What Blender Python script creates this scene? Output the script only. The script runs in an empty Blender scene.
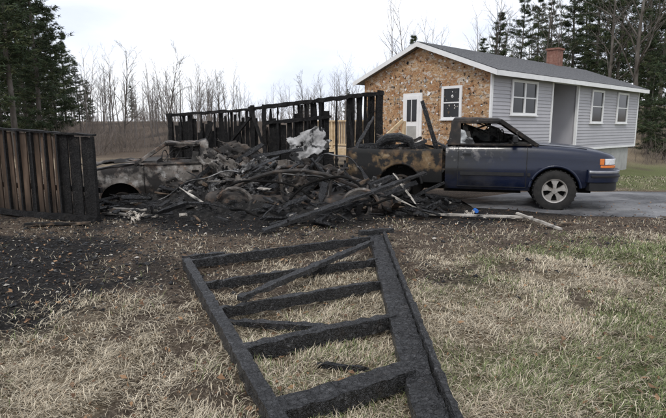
import bpy, bmesh, math, random
import numpy as np
from mathutils import Vector, Matrix
rnd = random.Random(11)
scene = bpy.context.scene
COL = scene.collection

# ------------------------------------------------------------------ noise
def _h(ix, iy, seed):
    n = (ix.astype(np.int64)*374761393 + iy.astype(np.int64)*668265263 + seed*1442695041) & 0x7fffffff
    n = ((n ^ (n >> 13))*1274126177) & 0x7fffffff
    n = n ^ (n >> 16)
    return (n & 0xffff)/65535.0
def vn(x, y, seed=0):
    x = np.asarray(x, float); y = np.asarray(y, float)
    ix = np.floor(x); iy = np.floor(y)
    fx = x-ix; fy = y-iy
    fx = fx*fx*(3-2*fx); fy = fy*fy*(3-2*fy)
    a = _h(ix, iy, seed); b = _h(ix+1, iy, seed); c = _h(ix, iy+1, seed); d = _h(ix+1, iy+1, seed)
    return (a*(1-fx)+b*fx)*(1-fy)+(c*(1-fx)+d*fx)*fy
def fbm(x, y, seed=0, o=4):
    x = np.asarray(x, float); y = np.asarray(y, float)
    s = 0; a = .5; t = 0
    for i in range(o):
        s = s+a*vn(x*2**i+i*17.3, y*2**i+i*9.1, seed+i); t += a; a *= .5
    return s/t
def ss(a, b, x):
    t = np.clip((np.asarray(x, float)-a)/(b-a), 0, 1); return t*t*(3-2*t)

# ------------------------------------------------------------------ terrain functions
def drive_mask(x, y):
    n = (fbm(x*1.3, y*1.3, 31)-.5)*.7
    near = 8.35+n*.6
    return ss(near-.1, near+.15, y)*(1-ss(11.9+n, 12.3+n, y))*ss(2.2, 3.4, x+n)
def burn_mask(x, y):
    n = (fbm(x*.9, y*.9, 41)-.5)
    d1 = np.sqrt(((x+1.2)/4.4)**2+((y-10.4)/3.3)**2)+n*.9
    m = 1-ss(.75, 1.25, d1)
    d2 = np.sqrt(((x+3.5)/1.8)**2+((y-5.2)/2.0)**2)+n*1.8
    m2 = (1-ss(.5, 1.35, d2))*.85
    d3 = np.sqrt(((x-2.5)/2.4)**2+((y-9.2)/1.2)**2)+n*1.0
    m3 = (1-ss(.6, 1.2, d3))*.75
    m4 = ss(.52, .72, fbm(x*.8+3, y*.8, 45))*.65*ss(4.0, 5.3, y)*(1-ss(1, 3, x))
    return np.maximum(np.maximum(np.maximum(m, m2), m3), m4)
def dirt_mask(x, y):
    n = (fbm(x*1.4, y*1.4, 51)-.5)*2.8
    yb = 4.75+.48*x
    m = ss(yb-1.1, yb+1.1, y+n)
    m = m*(1-.8*ss(5.5, 8, x)*ss(11.5, 12.5, y))*(1-ss(16, 20, y)*(1-ss(22, 26, y)))
    spots = ss(.56, .72, fbm(x*1.1+5, y*1.1, 61))*.75
    return np.maximum(m, spots)
def green_mask(x, y):
    return np.clip(ss(.42, .70, fbm(x*.8, y*.8, 71))*(.25+.75*ss(-.5, 2.5, x))+ss(6, 9, x)*ss(11, 13, y)*.75, 0, 1)*(1-ss(24, 32, y))
def H(x, y):
    x = np.asarray(x, float); y = np.asarray(y, float)
    z = -.5*ss(13, 22, y)*ss(4, 12, x)
    z = z+ss(26, 75, y)*(2.2+2.6*ss(0, 25, x))
    b = (fbm(x*2.2, y*2.2, 3)-.5)*.08+(fbm(x*9, y*9, 4, 3)-.5)*.035
    z = z+b*(1-drive_mask(x, y))
    return z
def Hs(x, y): return float(H(np.array([x]), np.array([y]))[0])

# ------------------------------------------------------------------ materials
def M(name, ramp, scale=4., detail=6, over=(), rough=.85, bump=None, metallic=0., coat=0., vcol=None,
      stretch=(1, 1, 1), vor=None, spec=.3, world=False, rough_var=0, alpha=None):
    m = bpy.data.materials.new(name); m.use_nodes = True
    nt = m.node_tree; N = nt.nodes; L = nt.links
    bs = N['Principled BSDF']
    if world:
        g = N.new('ShaderNodeNewGeometry'); src = g.outputs['Position']
    else:
        tc = N.new('ShaderNodeTexCoord'); src = tc.outputs['Object']
    mp = N.new('ShaderNodeMapping'); mp.inputs['Scale'].default_value = stretch
    L.new(src, mp.inputs['Vector']); V = mp.outputs['Vector']
    def noise(sc, det=6, off=0, out='Fac'):
        n = N.new('ShaderNodeTexNoise'); n.inputs['Scale'].default_value = sc; n.inputs['Detail'].default_value = det
        n.inputs['Roughness'].default_value = .62
        if off:
            a = N.new('ShaderNodeVectorMath'); a.operation = 'ADD'; a.inputs[1].default_value = (off, off*.7, off*1.3)
            L.new(V, a.inputs[0]); L.new(a.outputs[0], n.inputs['Vector'])
        else: L.new(V, n.inputs['Vector'])
        return n.outputs[out]
    if vor:
        v = N.new('ShaderNodeTexVoronoi'); v.inputs['Scale'].default_value = vor; L.new(V, v.inputs['Vector'])
        sp = N.new('ShaderNodeSeparateColor'); L.new(v.outputs['Color'], sp.inputs[0]); f = sp.outputs[0]
    else: f = noise(scale, detail)
    cr = N.new('ShaderNodeValToRGB'); L.new(f, cr.inputs['Fac'])
    el = cr.color_ramp.elements
    n = len(ramp)
    while len(el) < n: el.new(.5)
    for i, c in enumerate(ramp):
        el[i].position = (.0+i/(n-1)) if vor else (.3+.4*i/(n-1)); el[i].color = (*c, 1)
    col = cr.outputs['Color']
    if vcol:
        at = N.new('ShaderNodeAttribute'); at.attribute_name = vcol
        mx = N.new('ShaderNodeMix'); mx.data_type = 'RGBA'; mx.blend_type = 'MULTIPLY'; mx.inputs[0].default_value = 1
        L.new(col, mx.inputs[6]); L.new(at.outputs['Color'], mx.inputs[7]); col = mx.outputs[2]
    k = 3
    for o in over:
        k += 7
        f = noise(o['s'], o.get('d', 6), k)
        mr = N.new('ShaderNodeMapRange'); mr.inputs['From Min'].default_value = o['lo']; mr.inputs['From Max'].default_value = o['hi']
        L.new(f, mr.inputs['Value']); fac = mr.outputs[0]
        if 'grad' in o:
            for (ax, a, b) in o['grad']:
                sx = N.new('ShaderNodeSeparateXYZ'); L.new(src, sx.inputs[0])
                m2 = N.new('ShaderNodeMapRange'); m2.inputs['From Min'].default_value = a; m2.inputs['From Max'].default_value = b
                L.new(sx.outputs[ax], m2.inputs['Value'])
                mu = N.new('ShaderNodeMath'); mu.operation = 'MULTIPLY'; L.new(fac, mu.inputs[0]); L.new(m2.outputs[0], mu.inputs[1]); fac = mu.outputs[0]
        if 'amt' in o:
            mu = N.new('ShaderNodeMath'); mu.operation = 'MULTIPLY'; L.new(fac, mu.inputs[0]); mu.inputs[1].default_value = o['amt']; fac = mu.outputs[0]
        mx = N.new('ShaderNodeMix'); mx.data_type = 'RGBA'; L.new(fac, mx.inputs[0]); L.new(col, mx.inputs[6]); mx.inputs[7].default_value = (*o['c'], 1)
        col = mx.outputs[2]
    bs.inputs['Roughness'].default_value = rough
    if rough_var:
        mr = N.new('ShaderNodeMapRange'); L.new(noise(scale*1.7, 4, 55), mr.inputs['Value'])
        mr.inputs['From Min'].default_value = .3; mr.inputs['From Max'].default_value = .7
        mr.inputs['To Min'].default_value = max(.05, rough-rough_var); mr.inputs['To Max'].default_value = min(1, rough+rough_var)
        L.new(mr.outputs[0], bs.inputs['Roughness'])
    bs.inputs['Metallic'].default_value = metallic
    bs.inputs['Specular IOR Level'].default_value = spec
    bs.inputs['Coat Weight'].default_value = coat; bs.inputs['Coat Roughness'].default_value = .06
    if alpha is not None: bs.inputs['Alpha'].default_value = alpha
    if bump:
        bp = N.new('ShaderNodeBump'); bp.inputs['Strength'].default_value = bump[1]; bp.inputs['Distance'].default_value = bump[2]
        if len(bump) > 3:
            nd = noise(bump[0]*.35, 5, 77, 'Color')
            sc = N.new('ShaderNodeVectorMath'); sc.operation = 'SCALE'; sc.inputs['Scale'].default_value = 3.0/bump[0]; L.new(nd, sc.inputs[0])
            ad = N.new('ShaderNodeVectorMath'); ad.operation = 'ADD'; L.new(V, ad.inputs[0]); L.new(sc.outputs[0], ad.inputs[1])
            hs = []
            for kx, wd in ((1., .10), (2.3, .16)):
                v = N.new('ShaderNodeTexVoronoi'); v.feature = 'DISTANCE_TO_EDGE'; v.inputs['Scale'].default_value = bump[0]*kx
                L.new(ad.outputs[0], v.inputs['Vector'])
                mr = N.new('ShaderNodeMapRange'); mr.inputs['From Max'].default_value = wd; L.new(v.outputs['Distance'], mr.inputs['Value']); hs.append(mr.outputs[0])
            m1 = N.new('ShaderNodeMath'); m1.operation = 'MULTIPLY_ADD'; L.new(hs[1], m1.inputs[0]); m1.inputs[1].default_value = .35; L.new(hs[0], m1.inputs[2])
            m2 = N.new('ShaderNodeMath'); m2.operation = 'ADD'; L.new(m1.outputs[0], m2.inputs[0]); L.new(noise(bump[0]*2, 8, 99), m2.inputs[1])
            L.new(m2.outputs[0], bp.inputs['Height'])
            if bump[3] == 'c':
                mm = N.new('ShaderNodeMapRange'); mm.inputs['From Max'].default_value = 1.35; mm.inputs['To Min'].default_value = .08; L.new(m1.outputs[0], mm.inputs['Value'])
                mx = N.new('ShaderNodeVectorMath'); mx.operation = 'SCALE'; L.new(col, mx.inputs[0]); L.new(mm.outputs[0], mx.inputs['Scale']); col = mx.outputs[0]
        else: L.new(noise(bump[0], 8, 33), bp.inputs['Height'])
        L.new(bp.outputs[0], bs.inputs['Normal'])
    L.new(col, bs.inputs['Base Color'])
    return m

mChar = M('charred_wood', [(.006, .006, .007), (.018, .018, .019), (.06, .06, .063)], 22, over=[dict(c=(.27, .265, .26), s=13, lo=.60, hi=.74, amt=.55), dict(c=(.05, .035, .025), s=5, lo=.58, hi=.70, amt=.5)],
          rough=.36, bump=(24, 1, .022, 'c'), spec=.65, rough_var=.2)
mChar2 = M('charred_wall_boards', [(.005, .005, .006), (.012, .011, .011), (.028, .026, .025)], 9, over=[dict(c=(.10, .08, .06), s=3, lo=.60, hi=.8, amt=.4)],
           rough=.65, bump=(20, .9, .014, 'c'))
mHalf = M('scorched_lumber', [(.03, .022, .016), (.13, .09, .06), (.28, .22, .16)], 6, over=[dict(c=(.01, .01, .01), s=4, lo=.40, hi=.58)], rough=.85, bump=(30, .5, .01))
mGreyWood = M('weathered_board', [(.22, .2, .17), (.38, .35, .31), (.5, .47, .42)], 6, over=[dict(c=(.03, .03, .03), s=5, lo=.5, hi=.65)], rough=.85, bump=(40, .4, .006))
mAsh = M('ash', [(.007, .007, .007), (.018, .017, .016), (.055, .052, .05)], 9, over=[dict(c=(.24, .23, .22), s=16, lo=.61, hi=.70, amt=.7)], rough=.95, bump=(40, 1, .05))
mBurnMetal = M('burned_body_metal', [(.05, .045, .04), (.15, .135, .12), (.28, .26, .24)], 2.6, over=[
    dict(c=(.19, .10, .055), s=2.7, lo=.50, hi=.66, amt=.6), dict(c=(.44, .43, .41), s=6, lo=.57, hi=.68, amt=.6), dict(c=(.012, .011, .011), s=1.7, lo=.45, hi=.55, amt=.93), dict(c=(.02, .02, .02), s=9, lo=.56, hi=.62, amt=.6)],
    rough=.8, bump=(14, .5, .012), spec=.2)
mHulk = M('blackened_metal', [(.008, .008, .008), (.03, .026, .023), (.10, .08, .065)], 4, over=[dict(c=(.24, .23, .22), s=6, lo=.60, hi=.70, amt=.65), dict(c=(.10, .05, .025), s=4, lo=.56, hi=.68, amt=.5)],
    rough=.7, bump=(18, .5, .01), spec=.3)
mAshMetal = M('twisted_grey_metal', [(.015, .015, .015), (.09, .088, .086), (.30, .295, .29)], 3.5, over=[dict(c=(.010, .010, .010), s=3.2, lo=.45, hi=.54), dict(c=(.42, .41, .40), s=9, lo=.62, hi=.70, amt=.6)], rough=.45, metallic=.35, spec=.5)
mHood = M('ash_white_metal', [(.05, .05, .05), (.24, .235, .23), (.46, .455, .45)], 3.5, over=[dict(c=(.010, .010, .010), s=3.2, lo=.50, hi=.57)], rough=.6)
mBurnBed = M('scorched_bed_paint', [(.03, .022, .015), (.11, .07, .035), (.25, .17, .085)], 2.3, over=[
    dict(c=(.38, .32, .24), s=5, lo=.56, hi=.68, amt=.65), dict(c=(.15, .06, .02), s=4, lo=.55, hi=.7, amt=.6), dict(c=(.008, .008, .008), s=2.4, lo=.42, hi=.50),
    dict(c=(.01, .01, .01), s=5, lo=.2, hi=.6, grad=[(2, .96, 1.05)]), dict(c=(.010, .010, .010), s=5, lo=.25, hi=.6, grad=[(2, .78, .55)])],
    rough=.7, bump=(14, .4, .008), spec=.3)
mPaint = M('dark_blue_paint', [(.002, .006, .022), (.003, .008, .030)], 30, over=[
    dict(c=(.010, .010, .011), s=2.6, lo=.35, hi=.52, grad=[(0, 3.1, 2.2)]),
    dict(c=(.010, .010, .010), s=3.6, lo=.40, hi=.55, grad=[(0, 3.7, 2.9), (2, .75, 1.10)]),
    dict(c=(.34, .32, .30), s=9, lo=.53, hi=.62, grad=[(0, 3.1, 2.1), (2, .80, 1.12)], amt=.8),
    dict(c=(.10, .095, .09), s=3, lo=.42, hi=.75, grad=[(2, .75, .35)], amt=.4)],
    rough=.38, coat=.45, spec=.35, rough_var=.08, bump=(2.2, .25, .02))
mRoofB = M('scorched_roof_paint', [(.005, .005, .005), (.014, .012, .011), (.06, .042, .03)], 5, over=[dict(c=(.36, .34, .32), s=8, lo=.62, hi=.70, amt=.7)], rough=.7, spec=.3)
mRubber = M('tyre_rubber', [(.012, .012, .012), (.03, .028, .026)], 12, rough=.85, bump=(60, .3, .004))
mAlloy = M('alloy_wheel_metal', [(.30, .28, .26), (.5, .48, .45)], 9, over=[dict(c=(.10, .08, .055), s=6, lo=.50, hi=.72, amt=.7)], rough=.4, metallic=.6)
mBlackPl = M('black_plastic', [(.012, .012, .013), (.02, .02, .021)], 10, rough=.55)
mUnder = M('underbody_dark', [(.006, .006, .006), (.012, .011, .01)], 10, rough=.95, spec=.1)
mLens = M('headlamp_lens', [(.55, .56, .58), (.8, .8, .82)], 20, rough=.12, spec=.7, coat=.5)
mAmber = M('amber_lens', [(.6, .15, .03), (.7, .22, .05)], 20, rough=.2, spec=.6)
mChrome = M('bumper_metal', [(.30, .31, .35), (.5, .51, .55)], 8, rough=.3, metallic=.8)
mGlassC = M('crazed_glass', [(.12, .125, .13), (.62, .64, .64)], 9, over=[dict(c=(.02, .02, .02), s=4, lo=.45, hi=.55)], rough=.35, bump=(40, .6, .01, 'v'))
mWinGlass = M('window_glass', [(.008, .009, .011), (.02, .022, .025)], 1.5, rough=.15, spec=.35)
mSeat = M('burnt_seat', [(.015, .014, .013), (.10, .095, .09)], 8, rough=.95)
mTrim = M('white_trim', [(.68, .68, .68), (.78, .78, .77)], 4, rough=.6)
mSiding = M('grey_vinyl_siding', [(.36, .355, .375), (.42, .415, .435)], 1.2, rough=.6)
mOSB = M('osb_sheathing', [(.26, .15, .08), (.38, .24, .13), (.46, .31, .18), (.32, .18, .09), (.54, .42, .29)], vor=22, stretch=(1, 1, 1.7), over=[
    dict(c=(.28, .13, .055), s=1.6, lo=.46, hi=.62, amt=.75), dict(c=(.52, .48, .42), s=5.5, lo=.54, hi=.60, amt=.75), dict(c=(.10, .065, .045), s=7, lo=.57, hi=.63, amt=.85)],
    rough=.85, bump=(40, .4, .01))
mShingle = M('roof_shingles', [(.09, .092, .098), (.15, .152, .158), (.21, .21, .215)], 14, rough=.9, bump=(30, .5, .01))
mLumber = M('deck_lumber', [(.42, .31, .18), (.56, .43, .27), (.66, .53, .36)], 6, rough=.8)
mBrick = M('chimney_brick', [(.13, .06, .045), (.22, .11, .085), (.30, .18, .14)], 9, rough=.9, bump=(20, .4, .01))
mConc = M('foundation_concrete', [(.28, .28, .27), (.4, .4, .38)], 3, rough=.9)
mFence = M('scorched_fence_board', [(.028, .018, .012), (.075, .050, .034), (.15, .105, .075)], 5, stretch=(1, 1, .2), over=[
    dict(c=(.012, .010, .008), s=3, lo=.46, hi=.60, amt=.9), dict(c=(.01, .009, .008), s=2, lo=.2, hi=.6, grad=[(2, .55, .0)])], rough=.8, bump=(20, .5, .008))
mBark = M('bark', [(.05, .042, .036), (.10, .088, .075), (.17, .155, .14)], 3, rough=.95, stretch=(1, 1, .3))
mBarkD = M('twig_bark', [(.13, .115, .105), (.21, .19, .175)], 1, rough=.95)
mNeedle = M('pine_needles', [(.9, .9, .9), (1, 1, 1)], .6, vcol='Col', rough=.7, spec=.2)
mGrass = M('grass_blades', [(.85, .85, .85), (1, 1, 1)], 3, vcol='Col', rough=.8, spec=.15)
mLeaf = M('dead_leaves', [(.8, .8, .8), (1, 1, 1)], 20, vcol='Col', rough=.75)
mBrush = M('dry_brush_twigs', [(.14, .115, .095), (.23, .195, .17)], 1, rough=.95)
mBlue = M('blue_plastic', [(.03, .12, .45), (.05, .18, .55)], 10, rough=.4)
mYel = M('insulation_scrap', [(.42, .38, .32), (.55, .5, .44)], 10, over=[dict(c=(.05, .045, .04), s=14, lo=.48, hi=.58)], rough=.95)

# ------------------------------------------------------------------ mesh builder
class MB:
    def __init__(s): s.v = []; s.f = []; s.m = []
    def add(s, vs, fs, mi=0):
        b = len(s.v); s.v += [tuple(p) for p in vs]; s.f += [tuple(i+b for i in f) for f in fs]; s.m += [mi]*len(fs)
    def box(s, c, size, rot=None, mi=0):
        hx, hy, hz = [a/2 for a in size]
        vs = [Vector((x, y, z)) for x in (-hx, hx) for y in (-hy, hy) for z in (-hz, hz)]
        if rot: vs = [rot @ v for v in vs]
        c = Vector(c)
        s.add([v+c for v in vs], [(0, 1, 3, 2), (4, 6, 7, 5), (0, 4, 5, 1), (2, 3, 7, 6), (0, 2, 6, 4), (1, 5, 7, 3)], mi)
    def b2(s, a, b, mi=0):
        s.box([(a[i]+b[i])/2 for i in range(3)], [abs(b[i]-a[i]) for i in range(3)], None, mi)
    def beam(s, p0, p1, w, h, roll=0, jit=.0, seg=None, mi=0, taper=0, step=.12):
        p0 = Vector(p0); p1 = Vector(p1); d = p1-p0; L = d.length
        if L < 1e-4: return
        d.normalize(); up = Vector((0, 0, 1)) if abs(d.z) < .9 else Vector((0, 1, 0))
        sd = d.cross(up).normalized(); u = sd.cross(d).normalized()
        q = Matrix.Rotation(roll, 3, d); sd = q@sd; u = q@u
        n = seg or (max(2, int(L/step)) if jit else 1)
        vs = []; fs = []
        for i in range(n+1):
            t = i/n; k = 1
            if taper: k = 1-taper*rnd.random()*(1 if t > .8 or t < .12 else .25)
            c = p0+d*(L*t)
            for (a, b) in ((-1, -1), (1, -1), (1, 1), (-1, 1)):
                j = Vector((rnd.uniform(-jit, jit), rnd.uniform(-jit, jit), rnd.uniform(-jit, jit))) if jit else Vector((0, 0, 0))
                vs.append(c+sd*(a*w/2*k)+u*(b*h/2*k)+j)
        for i in range(n):
            for k in range(4):
                a = i*4+k; b = i*4+(k+1) % 4
                fs.append((a, b, b+4, a+4))
        fs.append((3, 2, 1, 0)); e = n*4; fs.append((e, e+1, e+2, e+3))
        s.add(vs, fs, mi)
    def tube(s, pts, rad, n=6, mi=0):
        pts = [Vector(p) for p in pts]; vs = []; fs = []
        for i, p in enumerate(pts):
            d = (pts[min(i+1, len(pts)-1)]-pts[max(i-1, 0)]).normalized()
            up = Vector((0, 0, 1)) if abs(d.z) < .9 else Vector((1, 0, 0))
            a = d.cross(up).normalized(); b = d.cross(a)
            r = rad[i] if hasattr(rad, '__len__') else rad
            for k in range(n):
                t = 2*math.pi*k/n; vs.append(p+a*(r*math.cos(t))+b*(r*math.sin(t)))
        for i in range(len(pts)-1):
            for k in range(n):
                fs.append((i*n+k, i*n+(k+1) % n, (i+1)*n+(k+1) % n, (i+1)*n+k))
        fs.append(tuple(range(n))[::-1]); e = (len(pts)-1)*n; fs.append(tuple(range(e, e+n)))
        s.add(vs, fs, mi)
    def loft(s, secs, mi=0, cap=True):
        n = len(secs[0]); vs = [p for q in secs for p in q]; fs = []
        for i in range(len(secs)-1):
            for k in range(n):
                fs.append((i*n+k, i*n+(k+1) % n, (i+1)*n+(k+1) % n, (i+1)*n+k))
        if cap:
            fs.append(tuple(range(n))[::-1]); e = (len(secs)-1)*n; fs.append(tuple(range(e, e+n)))
        s.add(vs, fs, mi)
    def lathe(s, prof, cx, cz, n=40, mi=0, y0=0):
        vs = []; fs = []; m = len(prof)
        for i in range(n):
            t = 2*math.pi*i/n
            for (r, y) in prof: vs.append((cx+r*math.cos(t), y0+y, cz+r*math.sin(t)))
        for i in range(n):
            j = (i+1) % n
            for k in range(m):
                fs.append((i*m+k, i*m+(k+1) % m, j*m+(k+1) % m, j*m+k))
        s.add(vs, fs, mi)
    def obj(s, name, mats, parent=None, smooth=None, bevel=0):
        me = bpy.data.meshes.new(name); me.from_pydata(s.v, [], s.f); me.update()
        if not isinstance(mats, (list, tuple)): mats = [mats]
        for m in mats: me.materials.append(m)
        me.polygons.foreach_set('material_index', s.m)
        bm = bmesh.new(); bm.from_mesh(me); bmesh.ops.recalc_face_normals(bm, faces=bm.faces); bm.to_mesh(me); bm.free()
        if smooth:
            me.polygons.foreach_set('use_smooth', [True]*len(me.polygons)); me.set_sharp_from_angle(angle=math.radians(smooth))
        o = bpy.data.objects.new(name, me); COL.objects.link(o)
        if parent: o.parent = parent
        if bevel:
            b = o.modifiers.new('bevel', 'BEVEL'); b.width = bevel; b.segments = 2; b.limit_method = 'ANGLE'
        return o
def empty(name, loc=(0, 0, 0), rz=0, sc=1):
    e = bpy.data.objects.new(name, None); COL.objects.link(e); e.location = loc; e.rotation_euler = (0, 0, rz); e.scale = (sc, sc, sc)
    e.empty_display_size = .2
    return e
def npmesh(name, V, F, mat, col=None, parent=None):
    me = bpy.data.meshes.new(name)
    me.vertices.add(len(V)); me.vertices.foreach_set('co', np.asarray(V, np.float32).ravel())
    k = F.shape[1]
    me.loops.add(F.size); me.loops.foreach_set('vertex_index', F.astype(np.int32).ravel())
    me.polygons.add(len(F)); me.polygons.foreach_set('loop_start', np.arange(0, F.size, k, dtype=np.int32))
    me.update(calc_edges=True)
    me.materials.append(mat)
    if col is not None:
        a = me.color_attributes.new('Col', 'FLOAT_COLOR', 'POINT')
        c = np.ones((len(V), 4), np.float32); c[:, :3] = col; a.data.foreach_set('color', c.ravel())
    o = bpy.data.objects.new(name, me); COL.objects.link(o)
    if parent: o.parent = parent
    return o

# ------------------------------------------------------------------ ground
def axis(dense0, dense1, step, far0, far1):
    a = list(np.arange(dense0, dense1+1e-6, step))
    s = step; x = dense1
    while x < far1: s *= 1.18; x += s; a.append(x)
    s = step; x = dense0; pre = []
    while x > far0: s *= 1.18; x -= s; pre.append(x)
    return np.array(pre[::-1]+a)
xs = axis(-8, 11, .07, -500, 500); ys = axis(1.5, 14, .07, -150, 700)
GX, GY = np.meshgrid(xs, ys)
GZ = H(GX, GY)
nx, ny = len(xs), len(ys)
V = np.stack([GX.ravel(), GY.ravel(), GZ.ravel()], 1)
I = np.arange(nx*ny).reshape(ny, nx)
F = np.stack([I[:-1, :-1].ravel(), I[:-1, 1:].ravel(), I[1:, 1:].ravel(), I[1:, :-1].ravel()], 1)
bx, by = V[:, 0], V[:, 1]
cm = np.stack([burn_mask(bx, by), dirt_mask(bx, by), green_mask(bx, by)], 1)
m = bpy.data.materials.new('ground_soil_grass'); m.use_nodes = True
nt = m.node_tree; N = nt.nodes; L = nt.links; bs = N['Principled BSDF']; bs.inputs['Roughness'].default_value = .95; bs.inputs['Specular IOR Level'].default_value = .15
g = N.new('ShaderNodeNewGeometry'); at = N.new('ShaderNodeAttribute'); at.attribute_name = 'Col'
sp = N.new('ShaderNodeSeparateColor'); L.new(at.outputs['Color'], sp.inputs[0])
def gn(sc, st=(1, 1, 1), det=8, ro=.7):
    mp = N.new('ShaderNodeMapping'); mp.inputs['Scale'].default_value = st; L.new(g.outputs['Position'], mp.inputs['Vector'])
    n = N.new('ShaderNodeTexNoise'); n.inputs['Scale'].default_value = sc; n.inputs['Detail'].default_value = det; n.inputs['Roughness'].default_value = ro
    L.new(mp.outputs[0], n.inputs['Vector']); return n.outputs['Fac']
def ramp(f, stops):
    cr = N.new('ShaderNodeValToRGB'); L.new(f, cr.inputs['Fac']); el = cr.color_ramp.elements
    while len(el) < len(stops): el.new(.5)
    for i, (p, c) in enumerate(stops): el[i].position = p; el[i].color = (*c, 1)
    return cr.outputs[0]
def gmix(f, a, b):
    x = N.new('ShaderNodeMix'); x.data_type = 'RGBA'; L.new(f, x.inputs[0]); L.new(a, x.inputs[6]); L.new(b, x.inputs[7]); return x.outputs[2]
def edge(maskout, noise, wid=.25):
    a = N.new('ShaderNodeMath'); a.operation = 'ADD'; L.new(maskout, a.inputs[0]); L.new(noise, a.inputs[1])
    r = N.new('ShaderNodeMapRange'); r.inputs['From Min'].default_value = 1-wid; r.inputs['From Max'].default_value = 1+wid; L.new(a.outputs[0], r.inputs['Value']); return r.outputs[0]
nA = gn(9); nB = gn(34, det=8, ro=.8)
straw = ramp(nB, [(.32, (.07, .05, .03)), (.5, (.28, .22, .145)), (.66, (.54, .47, .34))])
grn = ramp(nB, [(.30, (.05, .055, .025)), (.5, (.15, .17, .07)), (.72, (.32, .33, .17))])
soil = ramp(nB, [(.33, (.024, .018, .013)), (.5, (.115, .086, .064)), (.66, (.31, .25, .195))])
ashc = ramp(nB, [(.33, (.005, .005, .005)), (.52, (.024, .022, .021)), (.70, (.12, .11, .10))])
c = gmix(edge(sp.outputs[2], nA, .35), straw, grn)
c = gmix(edge(sp.outputs[1], nA, .35), c, soil)
c = gmix(edge(sp.outputs[0], nA, .3), c, ashc)
L.new(c, bs.inputs['Base Color'])
bp = N.new('ShaderNodeBump'); bp.inputs['Strength'].default_value = 1; bp.inputs['Distance'].default_value = .06; L.new(gn(24, det=10, ro=.8), bp.inputs['Height']); L.new(bp.outputs[0], bs.inputs['Normal'])
ground = npmesh('ground', V, F, m, cm)
ground.data.polygons.foreach_set('use_smooth', [True]*len(ground.data.polygons))

# driveway
mRoad = M('driveway_asphalt', [(.085, .085, .09), (.145, .145, .15), (.22, .218, .22)], 1.6, over=[dict(c=(.03, .03, .033), s=1.1, lo=.48, hi=.60, amt=.8),
        dict(c=(.34, .33, .32), s=26, lo=.55, hi=.75, amt=.6)], rough=.5, bump=(50, .5, .01), world=True, stretch=(.6, 1, 1), rough_var=.28)
rx = np.linspace(2.6, 60, 180)
n1 = (fbm(rx*2.3, rx*0+1., 81)-.5)*.45; n2 = (fbm(rx*1.9, rx*0+4., 82)-.5)*.4
e0 = 8.55+n1+1.0*(1-ss(2.6, 4.5, rx)); e1 = 11.9+n2-1.2*(1-ss(2.6, 4.5, rx))
kk = np.arange(7)/6
YY = e0[:, None]+(e1-e0)[:, None]*kk[None]; XX = np.repeat(rx[:, None], 7, 1)
ZZ = H(XX, YY)+.008+np.where((kk > 0) & (kk < 1), .012, -.004)[None]
vs = np.stack([XX.ravel(), YY.ravel(), ZZ.ravel()], 1).tolist()
fs = [(i*7+k, i*7+k+7, i*7+k+8, i*7+k+1) for i in range(179) for k in range(6)]
b = MB(); b.add(vs, fs); b.obj('driveway', mRoad, smooth=60)

# ------------------------------------------------------------------ grass
def blades(n, xr, yr, ydist, seed):
    R = np.random.RandomState(seed)
    y = yr[0]+(yr[1]-yr[0])*R.rand(n)**ydist
    x = (R.rand(n)*2-1)*(.70*y+.3) if xr is None else xr[0]+(xr[1]-xr[0])*R.rand(n)
    bm_, dm, gm = burn_mask(x, y), dirt_mask(x, y), green_mask(x, y)
    cl = fbm(x*6, y*6, 91, 3)
    dens = (1-.92*dm)*(1-.97*bm_)*(1-drive_mask(x, y))*(.2+1.3*ss(.36, .60, cl))
    k = R.rand(n) < dens
    x, y, gm, cl = x[k], y[k], gm[k], cl[k]; n = len(x)
    z = H(x, y)-.006
    Lb = (.03+.075*R.rand(n)**1.8)*(.6+.8*cl); w = .0007+.0008*R.rand(n)+.00026*y
    az = R.rand(n)*6.283; az = np.where(R.rand(n) < .6, az, 2.4+7*fbm(x*1.8, y*1.8, 95)+R.randn(n)*.45)
    isg = R.rand(n) < gm*.55
    t0 = np.where(isg, .2+.7*R.rand(n), .5+1.0*R.rand(n)); t1 = t0+.3+.6*R.rand(n)
    dx, dy = np.cos(az), np.sin(az)
    r1 = np.sin(t0)*Lb*.5; h1 = np.cos(t0)*Lb*.5; r2 = r1+np.sin(t1)*Lb*.5; h2 = np.maximum(h1+np.cos(t1)*Lb*.5, .004)
    lift = R.rand(n)*.012
    P = np.zeros((n, 5, 3))
    P[:, 0] = np.stack([x-dy*w, y+dx*w, z+lift], 1); P[:, 1] = np.stack([x+dy*w, y-dx*w, z+lift], 1)
    mx_, my_ = x+dx*r1, y+dy*r1
    P[:, 2] = np.stack([mx_-dy*w*.85, my_+dx*w*.85, z+h1+lift], 1); P[:, 3] = np.stack([mx_+dy*w*.85, my_-dx*w*.85, z+h1+lift], 1)
    P[:, 4] = np.stack([x+dx*r2, y+dy*r2, z+h2+lift], 1)
    t = R.rand(n, 1)
    st = np.array([.34, .27, .18])*(1-t)+np.array([.74, .66, .51])*t
    gr = np.array([.10, .13, .045])*(1-t)+np.array([.27, .31, .14])*t
    C = np.where(isg[:, None], gr, st)*(.75+.5*R.rand(n, 1))
    dk = (R.rand(n) < .16)[:, None]; C = np.where(dk, C*.3, C)
    b0 = np.arange(n)[:, None]*5
    F = np.concatenate([b0+np.array([[0, 1, 2]]), b0+np.array([[1, 3, 2]]), b0+np.array([[2, 3, 4]])])
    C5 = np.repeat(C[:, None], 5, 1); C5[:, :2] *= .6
    return P.reshape(-1, 3), F, C5.reshape(-1, 3)
g1 = blades(470000, None, (2.0, 8.3), 1.35, 1)
g2 = blades(26000, (5.5, 14), (11.5, 20), 1, 2)
Vg = np.concatenate([g1[0], g2[0]]); Fg = np.concatenate([g1[1], g2[1]+len(g1[0])]); Cg = np.concatenate([g1[2], g2[2]])
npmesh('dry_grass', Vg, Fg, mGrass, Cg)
R = np.random.RandomState(9); n = 3200
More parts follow.
